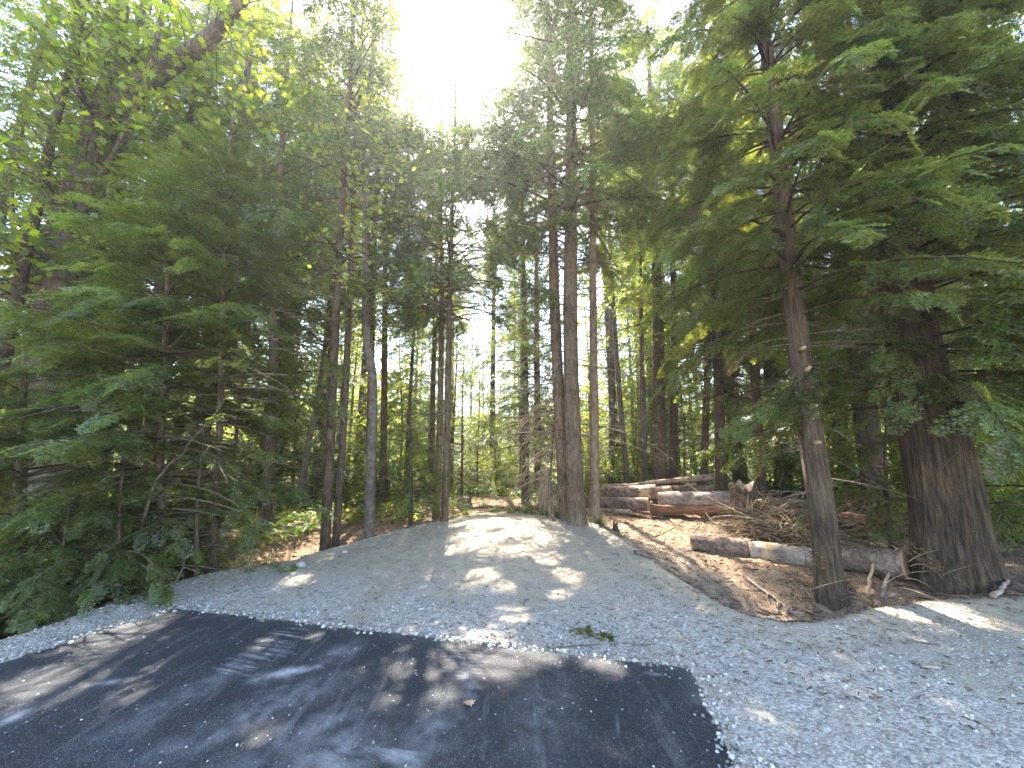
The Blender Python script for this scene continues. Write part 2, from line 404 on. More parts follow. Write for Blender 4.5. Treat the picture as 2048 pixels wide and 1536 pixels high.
for i in range(9):
    y0 = 1300 + i * 7
    streak((890 + (i % 2) * 8, y0), (985 - (i % 3) * 12, y0 + 5), 0.011, 0.40)
for i in range(6):
    y0 = 1498 + i * 7
    streak((745 + 7 * i, y0), (850, y0 + 9), 0.012, 0.55)
streak((515, 1352), (640, 1334), 0.035, 0.85); streak((500, 1360), (600, 1345), 0.05, 0.5)
streak((1232, 1336), (1240, 1400), 0.004, 0.3); streak((1240, 1405), (1252, 1480), 0.004, 0.25); streak((1288, 1345), (1330, 1350), 0.012, 0.5)
for p, q_, w, am in [((250, 1536), (700, 1350), 0.10, .26), ((380, 1560), (760, 1400), 0.09, .24), ((560, 1560), (760, 1470), 0.14, .40),
                     ((820, 1536), (900, 1400), 0.12, .20), ((1050, 1536), (1110, 1360), 0.14, .13), ((930, 1320), (945, 1420), 0.03, .35),
                     ((640, 1330), (720, 1285), 0.07, .35), ((150, 1500), (520, 1320), 0.08, .2), ((0, 1440), (60, 1420), 0.06, .5), ((170, 1370), (260, 1362), 0.02, .5)]:
    streak(p, q_, w, am)
dust = dust * (0.25 + 1.3 * np.clip(fbm(ax * 17, ay * 17, 3) + 0.42, 0, 1))
dust = np.maximum(dust, np.exp(-edge / 0.05) * 0.5 * np.clip(fbm(ax * 6, ay * 6, 3) + 0.5, 0, 1) * (T_ < 0.05))
na, nb_ = ax.shape
q = (np.arange(na - 1)[:, None] * nb_ + np.arange(nb_ - 1)[None]).ravel()
AQ = np.stack([q, q + nb_, q + nb_ + 1, q + 1], 1)
def mat_asphalt():
    m, nt, N, L = NT('asphalt')
    out = node(nt, 'ShaderNodeOutputMaterial'); p = node(nt, 'ShaderNodeBsdfPrincipled')
    geo = node(nt, 'ShaderNodeNewGeometry'); pos = geo.outputs['Position']
    du = node(nt, 'ShaderNodeAttribute', attribute_name='dust').outputs['Fac']
    vo = node(nt, 'ShaderNodeTexVoronoi'); vo.inputs['Scale'].default_value = 130.0; L.new(pos, vo.inputs['Vector'])
    bw = node(nt, 'ShaderNodeRGBToBW'); L.new(vo.outputs['Color'], bw.inputs[0])
    nA = noise(nt, pos, 3.0, 4.0); nC = noise(nt, pos, 90.0, 3.0, 0.7); nS = noise(nt, mapping(nt, pos, (5, 0.7, 1)), 2.0, 5.0, .65)
    base = ramp(nt, mth(nt, 'MULTIPLY_ADD', bw.outputs[0], 0.6, mth(nt, 'MULTIPLY', nA, 0.35)), [(0.2, (0.009, 0.009, 0.0105)), (0.6, (0.019, 0.019, 0.022)), (0.85, (0.11, 0.108, 0.108))])
    f = mth(nt, 'MULTIPLY', mth(nt, 'ADD', du, mth(nt, 'MULTIPLY', mth(nt, 'SUBTRACT', nS, 0.56), 1.0, clamp=True)), mth(nt, 'MULTIPLY_ADD', nC, 1.6, 0.1), clamp=True)
    # stray pale grains
    v3 = node(nt, 'ShaderNodeTexVoronoi'); v3.inputs['Scale'].default_value = 22.0; L.new(pos, v3.inputs['Vector'])
    bw3 = node(nt, 'ShaderNodeRGBToBW'); L.new(v3.outputs['Color'], bw3.inputs[0])
    gr = mth(nt, 'MULTIPLY', mth(nt, 'LESS_THAN', v3.outputs['Distance'], mth(nt, 'MULTIPLY', mth(nt, 'SUBTRACT', bw3.outputs[0], 0.52), 0.45)), 0.8)
    col = mixc(nt, mth(nt, 'MAXIMUM', f, gr), base, (0.36, 0.35, 0.34))
    L.new(col, p.inputs['Base Color']); p.inputs['Roughness'].default_value = 0.72; p.inputs['Specular IOR Level'].default_value = 0.38
    bp = node(nt, 'ShaderNodeBump'); bp.inputs['Strength'].default_value = 0.6; bp.inputs['Distance'].default_value = 0.006
    L.new(mth(nt, 'ADD', nC, mth(nt, 'MULTIPLY', vo.outputs['Distance'], -1.2)), bp.inputs['Height']); L.new(bp.outputs[0], p.inputs['Normal'])
    L.new(p.outputs[0], out.inputs[0]); return m
gz = height(ax, ay)
me = mesh_from('driveway', np.stack([ax, ay, np.maximum(gz, -0.03) * (0.5) + ZA], -1).reshape(-1, 3), AQ[:, ::-1] if False else AQ, None, [mat_asphalt()])
a = me.attributes.new('dust', 'FLOAT', 'POINT'); a.data.foreach_set('value', np.clip(dust, 0, 1).astype(np.float32).ravel())
tag(obj('asphalt_road', me), kind='structure')
DRV = np.array([FL, FR, BR, BL])

# ------------------------------------------------------------------ gravel stones and litter (uncountable)
def scatter(name, base_v, base_q, pos, size, mats, label=None, flatz=0.65, mi=None, smooth=False):
    n = len(pos); k = len(base_v)
    yaw = rng.random(n) * 6.283; c, s = np.cos(yaw), np.sin(yaw)
    V = base_v[None] * (size[:, None, None] if size.ndim == 1 else size[:, None, :]) * (1 + 0.45 * (rng.random((n, k, 1)) - 0.5))
    tl = (rng.random((n, 1)) - 0.5) * 0.7
    x = V[..., 0] * c[:, None] - V[..., 1] * s[:, None]; y = V[..., 0] * s[:, None] + V[..., 1] * c[:, None]
    z = V[..., 2] * flatz + x * tl
    W = np.stack([x, y, z], -1) + pos[:, None]
    Q = (np.arange(n)[:, None, None] * k + base_q[None]).reshape(-1, 4)
    me = mesh_from(name, W.reshape(-1, 3), Q, None, mats, smooth, None if mi is None else np.repeat(mi, len(base_q)))
    return me
CUBE_V = np.array([(-1, -1, -1), (1, -1, -1), (1, 1, -1), (-1, 1, -1), (-.7, -.7, 1), (.7, -.6, 1), (.6, .7, 1), (-.7, .6, 1)], float) * 0.5
CUBE_Q = np.array([(0, 3, 2, 1), (4, 5, 6, 7), (0, 1, 5, 4), (1, 2, 6, 5), (2, 3, 7, 6), (3, 0, 4, 7)])
def stone_mat(name, c0, c1, c2):
    m, nt, N, L = NT(name); out = node(nt, 'ShaderNodeOutputMaterial'); p = node(nt, 'ShaderNodeBsdfPrincipled')
    geo = node(nt, 'ShaderNodeNewGeometry')
    L.new(ramp(nt, geo.outputs['Random Per Island'], [(0.05, c0), (0.5, c1), (0.95, c2)]), p.inputs['Base Color'])
    p.inputs['Roughness'].default_value = 0.85; p.inputs['Specular IOR Level'].default_value = 0.3; L.new(p.outputs[0], out.inputs[0]); return m
M_STONE = stone_mat('crushed_rock', (0.14, 0.125, 0.105), (0.33, 0.296, 0.25), (0.56, 0.52, 0.465))
n = 150000
px = rng.uniform(-7, 8, n); py = rng.uniform(1.7, 8.0, n)
s1 = sdist(px, py, PAD); s2 = sdist(px, py, DRV)
dd = np.hypot(px, py)
dens = sstep(5.2, 2.6, py) * .75 * (0.35 + 0.65 * sstep(-0.2, 0.25, fbm(px * 0.9, py * 0.9, 3)))
dens = np.maximum(dens, np.exp(-np.maximum(-s2, 0) / 0.16) * 1.2)
dens = np.maximum(dens, np.exp(-np.maximum(s1, 0) / 0.12) * 0.8 * (px < 0.5))
dens *= 1 - .7 * sstep(2.0, 3.5, px)
k = (s1 > 0.0) & (s2 < 0.03 + .10 * rng.random(n) ** 4) & (rng.random(n) < dens)
px, py, s2 = px[k], py[k], s2[k]
sz = 0.004 + 0.016 * rng.random(len(px)) ** 3.5 + 0.012 * rng.random(len(px)) * np.exp(-np.maximum(-s2, 0) / 0.3)
onasp = s2 > -0.005
pos = np.stack([px, py, height(px, py) + sz * 0.12 + np.where(onasp, 0.045, 0)], 1)
tag(obj('gravel', scatter('gravel', CUBE_V, CUBE_Q, pos, np.stack([sz * 1.3, sz, sz], 1), [M_STONE])), 'loose pale crushed rock spread over the pad around the asphalt', 'gravel', kind='stuff')
# stray stones on the asphalt
n = 420
px = rng.uniform(-4.5, 1.6, n); py = rng.uniform(1.7, 4.2, n)
k = sdist(px, py, DRV) > 0.04
px, py = px[k], py[k]; sz = 0.004 + 0.008 * rng.random(len(px)) ** 2
pos = np.stack([px, py, 0.047 + 0 * px], 1)
tag(obj('gravel', scatter('asphalt_grit', CUBE_V, CUBE_Q, pos, np.stack([sz * 1.3, sz, sz], 1), [M_STONE])), 'stray pale grit lying on the black asphalt', 'gravel', kind='stuff')
# forest litter: chips and needles twigs
n = 60000
r = 3.2 + 20 * rng.random(n) ** 1.6; th = rng.uniform(-1.1, 1.1, n)
px = r * np.sin(th) * 1.3; py = r * np.cos(th)
s1 = sdist(px, py, PAD)
k = (s1 < 0.02) | ((rng.random(n) < 0.07) & (py > 2.0) & (sdist(px, py, DRV) < -0.1)) | ((s1 < 0.5) & (px > 1.2) & (rng.random(n) < 0.25))
px, py = px[k], py[k]; n = len(px)
ln = 0.015 + 0.07 * rng.random(n) ** 3
ln = np.where(sdist(px, py, PAD) > -.02, np.minimum(ln, .025), ln)
sz = np.stack([ln * 1.8, ln * 0.16 + .002, ln * 0.10 + 0.003], 1)
pos = np.stack([px, py, height(px, py) + 0.008], 1)
M_LIT = stone_mat('litter_bits', (0.05, 0.030, 0.018), (0.14, 0.085, 0.05), (0.26, 0.18, 0.115))
tag(obj('forest_litter', scatter('forest_litter', CUBE_V, CUBE_Q, pos, sz, [M_LIT], flatz=1.0)), 'brown wood chips, needles and twig bits on the forest floor', 'litter', kind='stuff')

# ------------------------------------------------------------------ foliage templates
def tmpl_spray(npair, nleaf, lw, seed, droop=0.22, ang=52, lenk=0.44):
    """flat feathery conifer spray, axis along +X, length 1"""
    r = np.random.default_rng(seed); V = []; Q = []
    def quad(o, d, L, w, nz):
        d = d / (np.linalg.norm(d) + 1e-9); s = np.cross(nz, d); s /= np.linalg.norm(s) + 1e-9
        i = len(V)
        V.extend([o, o + d * L * 0.55 + s * w * 0.5, o + d * L, o + d * L * 0.55 - s * w * 0.5]); Q.append((i, i + 1, i + 2, i + 3))
    up = np.array([0, 0, 1.0])
    def zc(p): return p - np.array([0, 0, droop * p[0] ** 2 + 0.35 * droop * abs(p[1])])
    for i in range(npair):
        x = 0.04 + 0.94 * (i + 0.5) / npair
        for sd in (-1, 1):
            tl = lenk * (math.sin(min(1, (x + 0.12) * 1.6) * 1.57) * (1.02 - x) ** 0.65) * r.uniform(0.75, 1.15)
            a = R_(ang + r.uniform(-9, 9)) * sd
            d = np.array([math.cos(a), math.sin(a), r.uniform(-0.12, 0.06)])
            o = np.array([x, 0, 0])
            if nleaf == 0:
                p0, p1 = zc(o), zc(o + d * tl); quad(p0, p1 - p0, np.linalg.norm(p1 - p0), lw * r.uniform(.8, 1.3), up + r.normal(0, .25, 3)); continue
            for j in range(nleaf):
                f = (j + 0.6) / nleaf
                b = zc(o + d * tl * f)
                for s2 in (-1, 1):
                    a2 = a + s2 * R_(45 + r.uniform(-12, 12))
                    dd_ = np.array([math.cos(a2), math.sin(a2), r.uniform(-0.35, 0.1)])
                    quad(b, dd_, lw * 2.5 * r.uniform(.6, 1.3), lw * r.uniform(.7, 1.2), up + r.normal(0, .42, 3))
            b = zc(o + d * tl * 0.9); quad(b, d, lw * 3.0, lw, up)
    quad(zc(np.array([0.9, 0, 0])), np.array([1, 0, -0.4]), 0.14, lw * 1.6, up)
    # stem
    quad(np.zeros(3), zc(np.array([1.0, 0, 0])), 0.97, 0.012, up)
    return np.array(V), np.array(Q)
SPR = {
    'fine': [tmpl_spray(8, 4, 0.042, 1), tmpl_spray(8, 4, 0.042, 2, 0.4), tmpl_spray(7, 4, 0.044, 3, 0.12)],
    'med': [tmpl_spray(8, 2, 0.045, 4), tmpl_spray(8, 2, 0.045, 5, 0.3)],
    'low': [tmpl_spray(6, 0, 0.085, 6), tmpl_spray(6, 0, 0.085, 7, 0.3)],
}
def rot_from(yaw, pitch, roll):
    cy, sy, cp, sp, cr, sr = np.cos(yaw), np.sin(yaw), np.cos(pitch), np.sin(pitch), np.cos(roll), np.sin(roll)
    x = np.stack([cp * cy, cp * sy, sp], -1)
    l = np.stack([-sy, cy, 0 * cy], -1); nrm = np.cross(x, l)
    y = l * cr[:, None] + nrm * sr[:, None]; z = np.cross(x, y)
    return np.stack([x, y, z], -1)            # columns
def place(tmpls, pos, M, sc, seed=0):
    r = np.random.default_rng(seed); which = r.integers(0, len(tmpls), len(pos)); A = []
    off = 0; Vs = []; Qs = []
    for i, (tv, tq) in enumerate(tmpls):
        k = which == i
        if not k.any(): continue
        V = np.einsum('nij,kj->nki', M[k] * sc[k][:, None, None], tv) + pos[k][:, None]
        Q = np.arange(k.sum())[:, None, None] * len(tv) + tq[None] + off
        off += V.shape[0] * V.shape[1]; Vs.append(V.reshape(-1, 3)); Qs.append(Q.reshape(-1, tq.shape[1]))
    return np.concatenate(Vs), np.concatenate(Qs)

# places on the ground that the sun reaches through the canopy: (x, y, radius)
SUNNY = []
for u, v, rd_ in [(1235, 1062, .5), (1290, 1072, 1.0), (1350, 1072, .9), (1430, 1076, .7), (1300, 1048, .7), (1400, 1052, .5), (1330, 1060, .35), (1000, 1046, .6), (1060, 1062, .5), (960, 1080, .5), (1040, 1100, .3), (900, 1100, .25), (1130, 1150, .2),
                  (1540, 1062, .4), (1600, 1085, .35), (1745, 1092, .4), (560, 1096, .65), (630, 1086, .55), (500, 1105, .5), (240, 1292, .52), (130, 1372, .44), (270, 1395, .16), (40, 1400, .25), (330, 1270, .16), (830, 1372, .42), (925, 1315, .5), (1000, 1335, .42), (1090, 1330, .2), (1200, 1345, .18), (500, 1500, .13), (520, 1250, .12), (880, 1400, .2),
                  (1030, 1228, .22), (805, 1255, .18), (855, 1240, .15), (620, 1290, .10), (1540, 1425, .15), (1900, 1222, .22), (1200, 1085, .25), (520, 1300, .12), (960, 1155, .25), (860, 1150, .2), (590, 1160, .2), (1095, 1120, .2), (1010, 1175, .14), (1120, 1190, .13),
                  (960, 1003, .8), (1040, 1003, .7), (600, 1040, .8), (520, 1062, .6), (1960, 1120, .4)]:
    P_ = at(u, v); SUNNY.append((P_[0], P_[1], P_[2], rd_))
for u, v, Y_, rd_ in [(1390, 985, 9.6, .6), (1440, 982, 9.4, .5), (1350, 990, 9.7, .45), (1300, 984, 9.6, .35), (1410, 976, 10.2, .25), (1420, 1085, 6.4, .3), (1470, 1090, 6.3, .2), (1560, 1050, 7.2, .35), (1740, 940, 6.4, .3), (1115, 900, 7.8, .12), (1150, 960, 7.3, .1), (1188, 980, 7.6, .1)]:
    P_ = on_plane(u, v, Y_); SUNNY.append((P_[0], P_[1], P_[2], rd_))
SUNNY = np.array(SUNNY); SXY = SUN_DIR[:2] / SUN_DIR[2]
def sun_keep(P):                              # the thin place in the canopy that the sun shines through
    d = P - CAM; d /= np.linalg.norm(d, axis=1, keepdims=True)
    a = np.degrees(np.arccos(np.clip(d @ SUN_DIR, -1, 1))) + 4.0 * vnoise(P[:, 0] * 2.5, P[:, 2] * 2.5)
    h = np.abs(np.sin(P[:, 0] * 127.1 + P[:, 1] * 311.7 + P[:, 2] * 74.7) * 43758.5453) % 1.0
    k = h < sstep(4.5, 10.5, a)
    return k
def shades(x, y, H, base, Rad):               # would a crown standing there cover one of those places
    n = 0
    for sx, sy, sz, r in SUNNY:
        h = np.linspace(base, H, 14); dd = np.hypot(x - sx - SXY[0] * h, y - sy - SXY[1] * h)
        if (dd < Rad * (1 - (h - base) / (H - base)) ** .8 * .85 + r * .3).any(): n += 1
    return n

def trunk_mesh(pts, radii, base, seed, sides=20, flare=0.5, ridge=0.05, step=0.14, mats=None, extra=None):
    """pts world polyline (bottom up); smooth resample; returns mesh in local coordinates"""
    pts = np.asarray(pts, float); radii = np.asarray(radii, float)
    d = np.concatenate([[0], np.cumsum(np.linalg.norm(np.diff(pts, axis=0), axis=1))])
    n = max(6, int(d[-1] / step)); t = np.linspace(0, d[-1], n)
    P = np.stack([np.interp(t, d, pts[:, i]) for i in range(3)], 1); Rr = np.interp(t, d, radii)
    ker = np.ones(5) / 5
    if n > 12:
        for i in range(3):
            e = np.concatenate([[P[0, i]] * 2, P[:, i], [P[-1, i]] * 2]); sm = np.convolve(e, ker, 'valid'); sm[0] = P[0, i]; sm[-1] = P[-1, i]; P[:, i] = sm
    z = P[:, 2] - base[2]
    th = np.linspace(0, 2 * np.pi, sides, endpoint=False)
    TH, ZZ = np.meshgrid(th, z)
    rg = 1 + ridge * 2.2 * fbm(seed * 3.1 + np.cos(TH) * 4 + ZZ * 0.25, np.sin(TH) * 4 + ZZ * 0.2 + seed, 4)
    if sides > 40: rg = rg - .05 * np.abs(fbm(seed + np.cos(TH) * 9 + ZZ * .3, np.sin(TH) * 9 + ZZ * .3, 3)) + .05 * fbm(np.cos(TH) * 14 + ZZ * .8, np.sin(TH) * 14 + ZZ * .8, 2)
    lob = 0.55 + 0.45 * np.sin(TH * 5 + seed + 0.7 * np.sin(TH * 2 + seed))
    rg = rg + flare * np.exp(-np.maximum(ZZ, 0) / (0.9 * max(radii[0], .12))) * lob
    V, Q, T = tubes(P, Rr, sides, rg[None])
    return V, Q, P, Rr

def conifer_parts(tr_P, tr_R, H0, base_z, Rad, nb, lod, seed, droop=0.32, dens=7.0, slen=0.55, up=0.15, hang=0.25, inner=0.22, keep=None, power=0.75, gz=0.0, low_short=0.0, az_bias=None, layer=0.42, tips=0.55):
    """foliage + limb wood round a trunk centre line tr_P (world)"""
    r = np.random.default_rng(seed)
    zt = tr_P[:, 2]; top = zt[-1]
    z = base_z + (top - base_z - 0.15) * np.sort(r.random(nb)) ** 0.95
    if lod == 'fine': z = np.clip(np.round(z / layer) * layer + r.normal(0, .07, nb), base_z, top - .1)      # boughs lie in layers
    rel = (z - base_z) / (top - base_z)
    o = np.stack([np.interp(z, zt, tr_P[:, i]) for i in range(3)], 1)
    rr = np.interp(z, zt, tr_R)
    az = np.arange(nb) * 2.39996 + r.uniform(-0.5, 0.5, nb)
    if az_bias is not None:
        kk = r.random(nb) < az_bias[1]; az = np.where(kk, az_bias[0] + r.normal(0, 0.7, nb), az)
    prof = (1 - rel) ** power * (1 - low_short * (1 - rel) ** 6)
    L = Rad * prof * r.uniform(0.55, 1.15, nb) + 0.25
    a_ = up + 0.45 * rel + r.uniform(-0.12, 0.12, nb); b_ = droop * r.uniform(0.7, 1.4, nb)
    S = np.linspace(0, 1, 7)
    bend = r.uniform(-0.18, 0.18, nb)
    def pt(i, s):
        h = L[i] * s * (1 - 0.10 * s * s); aa = az[i] + bend[i] * s
        return o[i] + np.stack([np.cos(aa) * h, np.sin(aa) * h, L[i] * (a_[i] * s - b_[i] * s * s)], -1)
    BI = np.repeat(np.arange(nb), 7)
    P = pt(BI, np.tile(S, nb)).reshape(nb, 7, 3)
    br = np.minimum(0.005 + 0.0085 * L, rr * 0.45)[:, None] * (1 - 0.85 * S)[None]
    wood = tubes(P, br, 5 if lod == 'fine' else 3)
    k = np.maximum(3, (L * dens).astype(int)); bi = np.repeat(np.arange(nb), k); n = len(bi)
    s = inner + (1 - inner) * r.random(n) ** 0.75
    last = np.concatenate([np.diff(bi) > 0, [True]]); s[last] = 0.97
    pos = pt(bi, s); sd = np.where(r.random(n) < 0.5, -1, 1)
    yaw = az[bi] + bend[bi] * s + sd * np.where(last, 0, r.uniform(0.15, 1.3, n))
    pitch = np.arctan(a_[bi] - 2 * b_[bi] * s) * 0.7 - hang * r.random(n) ** 1.5 * 2 + r.normal(0, 0.10, n)
    roll = r.normal(0, 0.40, n)
    sc = slen * (0.4 + 1.0 * r.random(n) ** 1.4) * np.clip(L[bi] / 1.1, 0.45, 1) * (1.1 - 0.35 * s)
    if keep is not None:
        m = keep(pos); pos, yaw, pitch, roll, sc, s = pos[m], yaw[m], pitch[m], roll[m], sc[m], s[m]
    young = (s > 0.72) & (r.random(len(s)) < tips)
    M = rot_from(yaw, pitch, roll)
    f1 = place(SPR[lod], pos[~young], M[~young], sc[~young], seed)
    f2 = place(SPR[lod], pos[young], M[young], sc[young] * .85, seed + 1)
    return f1, f2, wood

def dead_branches(tr_P, tr_R, z0, z1, nb, Lm, seed, droop=0.25, forks=3):
    r = np.random.default_rng(seed); zt = tr_P[:, 2]
    z = r.uniform(z0, z1, nb); o = np.stack([np.interp(z, zt, tr_P[:, i]) for i in range(3)], 1)
    az = r.uniform(0, 6.28, nb); L = Lm * r.uniform(0.3, 1.1, nb); S = np.linspace(0, 1, 6)
    def line(o, az, L, a, b, wob):
        h = L[:, None] * S[None]
        aa = az[:, None] + wob[:, None] * S[None]
        return o[:, None] + np.stack([np.cos(aa) * h, np.sin(aa) * h, L[:, None] * (a[:, None] * S - b[:, None] * S ** 2)], -1)
    P = line(o, az, L, r.uniform(-0.15, 0.15, nb), droop * r.uniform(.3, 1.6, nb), r.uniform(-.4, .4, nb))
    acc = Acc(); V, Q, _ = tubes(P, (0.0035 + 0.006 * L[:, None]) * (1 - 0.8 * S)[None], 4); acc.add(V, Q)
    bi = np.repeat(np.arange(nb), forks); j = r.integers(2, 6, len(bi))
    o2 = P[bi, j]; sgn = np.where(r.random(len(bi)) < .5, -1, 1)
    P2 = line(o2, az[bi] + sgn * r.uniform(.4, 1.0, len(bi)), L[bi] * r.uniform(.2, .5, len(bi)), r.uniform(-.5, .2, len(bi)), droop * r.random(len(bi)), r.uniform(-.4, .4, len(bi)))
    V, Q, _ = tubes(P2, 0.0035 * (1 - 0.7 * S)[None] * np.ones((len(bi), 1)), 3); acc.add(V, Q)
    return acc

def pts_from_px(px, Y, H, lean_top=None, wtop=None):
    """trunk line from picture points at Y metres ahead, carried on up to height H above its base"""
    P = [on_plane(u, v, Y) for u, v in px]
    b = P[0].copy(); g = ground(b[0], b[1]); b[2] = g - 0.12
    P[0] = b
    if P[-1][2] < g + H:
        d = P[-1] - P[-2] if len(P) > 1 else np.array([0, 0, 1.]); d = d / np.linalg.norm(d)
        rest = g + H - P[-1][2]
        P.append(P[-1] + np.array([d[0] * 0.7, d[1], 0]) * rest * 0.5 + np.array([0, 0, rest * 0.5]))
        P.append(P[-1] + np.array([d[0] * 0.4, d[1], 0]) * rest * 0.5 + np.array([0, 0, rest * 0.5]))
    return np.array(P)

LEAF4 = (np.array([(0, 0, 0), (.45, .32, .03), (1, 0, -.12), (.45, -.32, .03)]), np.array([(0, 1, 2, 3)]))
def broad_crown(TP, base, Rad, ncl, nl, lsz, seed):
    r = np.random.default_rng(seed); top = TP[-1, 2]
    k = r.integers(0, len(TP), ncl * 4); k = k[TP[k, 2] > base][:ncl]; n = len(k); o = TP[k]
    rel = (o[:, 2] - base) / (top - base); L = Rad * (1.05 - .7 * rel) * r.uniform(.3, 1.1, n); az = r.uniform(0, 6.28, n); S = np.linspace(0, 1, 6)
    up = r.uniform(.0, .8, n); h = L[:, None] * S
    B = o[:, None] + np.stack([np.cos(az)[:, None] * h, np.sin(az)[:, None] * h, L[:, None] * (up[:, None] * S - .35 * S ** 2)], -1)
    V, Q, _ = tubes(B, (.003 + .006 * L[:, None]) * (1 - .8 * S), 3)
    kk = np.repeat(np.arange(n), nl); f = r.integers(2, 6, len(kk)); pos = B[kk, f] + r.normal(0, .15, (len(kk), 3)) * np.clip(L[kk], .5, 2)[:, None]; N = len(pos)
    return pos, rot_from(r.uniform(0, 6.28, N), r.normal(-.35, .45, N), r.normal(0, .5, N)), lsz * r.uniform(.6, 1.25, N), (V, Q)

def hero(name, label, px, Y, w, H, bark, leafm, crown=None, dead=None, seed=1, cat='tree', broad=None, flare=0.30, ridge=0.05, sides=20, rtop=0.02, taper=None, group=None):
    P = pts_from_px(px, Y, H)
    base = np.array([P[0][0], P[0][1], P[0][2] + 0.12])
    r0 = 0.5 * w / FPX * Y
    z = P[:, 2] - base[2]
    rad = np.maximum(r0 * (1 - np.clip(z / H, 0, 1)) ** (0.55 if taper is None else taper), rtop)
    t = thing(name, base, label, cat, group)
    V, Q, TP, TR = trunk_mesh(P, rad, base, seed, sides, flare, ridge)
    obj('trunk', mesh_from('trunk', V - base, Q, None, [bark]), t)
    ac = Acc()
    if crown:
        c = dict(crown); bz = base[2] + c.pop('base'); lod = c.pop('lod'); nb = c.pop('nb'); Rad = c.pop('R')
        (fv, fq), (gv, gq), (wv, wq, _) = conifer_parts(TP, TR, H, bz, Rad, nb, lod, seed + 11, keep=sun_keep, **c)
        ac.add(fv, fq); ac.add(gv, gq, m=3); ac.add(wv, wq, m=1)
    if broad:
        pos, M, sc, (wv, wq) = broad_crown(TP, base[2] + broad['base'], broad['R'], broad['ncl'], broad['nl'], broad['lsz'], seed + 17)
        k = sun_keep(pos); fv, fq = place([LEAF4], pos[k], M[k], sc[k], seed); ac.add(fv, fq); ac.add(wv, wq, m=1)
    if dead:
        a2 = dead_branches(TP, TR, base[2] + dead[0], base[2] + dead[1], dead[2], dead[3], seed + 5, dead[4] if len(dead) > 4 else 0.25)
        ac.add(np.concatenate(a2.V), np.concatenate(a2.Q), m=2)
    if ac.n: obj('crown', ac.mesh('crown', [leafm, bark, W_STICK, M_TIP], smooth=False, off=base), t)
    return t, TP, TR

# ------------------------------------------------------------------ trees one can tell apart
F = 'fine'
def Yat(u, v): return at(u, v)[1]

# left: hemlocks at the road edge
hero('hemlock_tree', 'young hemlock with a thin bowed bare lower trunk at the left edge of the gravel', [(322, 1142), (325, 1000), (318, 930), (328, 760), (334, 600), (345, 400)], 5.1, 16, 6.4, B_HEM, M_HEM,
     dict(base=1.5, R=1.9, nb=125, lod=F, dens=18, slen=0.38, hang=.12), dead=(0.5, 3.0, 44, 1.5, 0.2), seed=11)
hero('hemlock_tree', 'thin straight hemlock between the bowed hemlock and the dark paired trunks', [(424, 1152), (438, 900), (442, 750), (447, 560), (455, 350)], 5.4, 13, 7.2, B_HEM, M_HEM,
     dict(base=2.0, R=1.7, nb=115, lod=F, dens=17, slen=0.38, hang=.12), dead=(0.6, 3.2, 36, 1.2, 0.25), seed=12)
hero('hemlock_tree', 'big leafy hemlock at the far left whose boughs hang to the ground', [(40, 1235), (45, 900), (50, 640)], 4.7, 22, 3.6, B_HEM, M_HEM,
     dict(base=0.25, R=1.7, nb=80, lod=F, dens=18, slen=0.38, droop=.42, hang=.16), dead=(0.2, 1.2, 16, 1.0), seed=13)
hero('hemlock_tree', 'bushy hemlock in front of the big maple trunk', [(178, 1195), (182, 900), (190, 650), (192, 640)], 5.0, 14, 3.2, B_HEM, M_HEM,
     dict(base=0.1, R=1.55, nb=80, lod=F, dens=18, slen=0.36, droop=.42, hang=.16), dead=(0.2, 2, 24, 1.0), seed=14)
hero('hemlock_sapling', 'low hemlock sapling with brown tips over the ditch beside the bowed hemlock', [(395, 1170), (392, 1050), (398, 960)], 5.2, 9, 1.9, B_HEM, M_HEM,
     dict(base=0.35, R=1.15, nb=34, lod=F, dens=18, slen=0.33, droop=.5, hang=.35), seed=15, cat='sapling', rtop=.005)
hero('hemlock_sapling', 'drooping hemlock sapling low at the left end of the gravel bank', [(235, 1215), (238, 1120), (240, 1010)], 4.5, 9, 1.5, B_HEM, M_CED,
     dict(base=0.2, R=1.0, nb=34, lod=F, dens=18, slen=0.33, droop=.5, hang=.4), seed=16, cat='sapling', rtop=.005)

for (u, v, Yh, h_, lab, sd) in [(110, 1240, 4.3, 1.7, 'leafy hemlock sapling at the bottom left behind the gravel lip', 61), (315, 1150, 5.7, 1.7, 'feathery hemlock sapling at the foot of the bowed hemlock', 62)]:
    hero('hemlock_sapling', lab, [(u, v), (u + 3, v - 60)], Yh, 8, h_, B_HEM, M_HEM, dict(base=.15, R=1.05, nb=36, lod=F, dens=17, slen=.34, droop=.5, hang=.25), seed=sd, cat='sapling', rtop=.004)
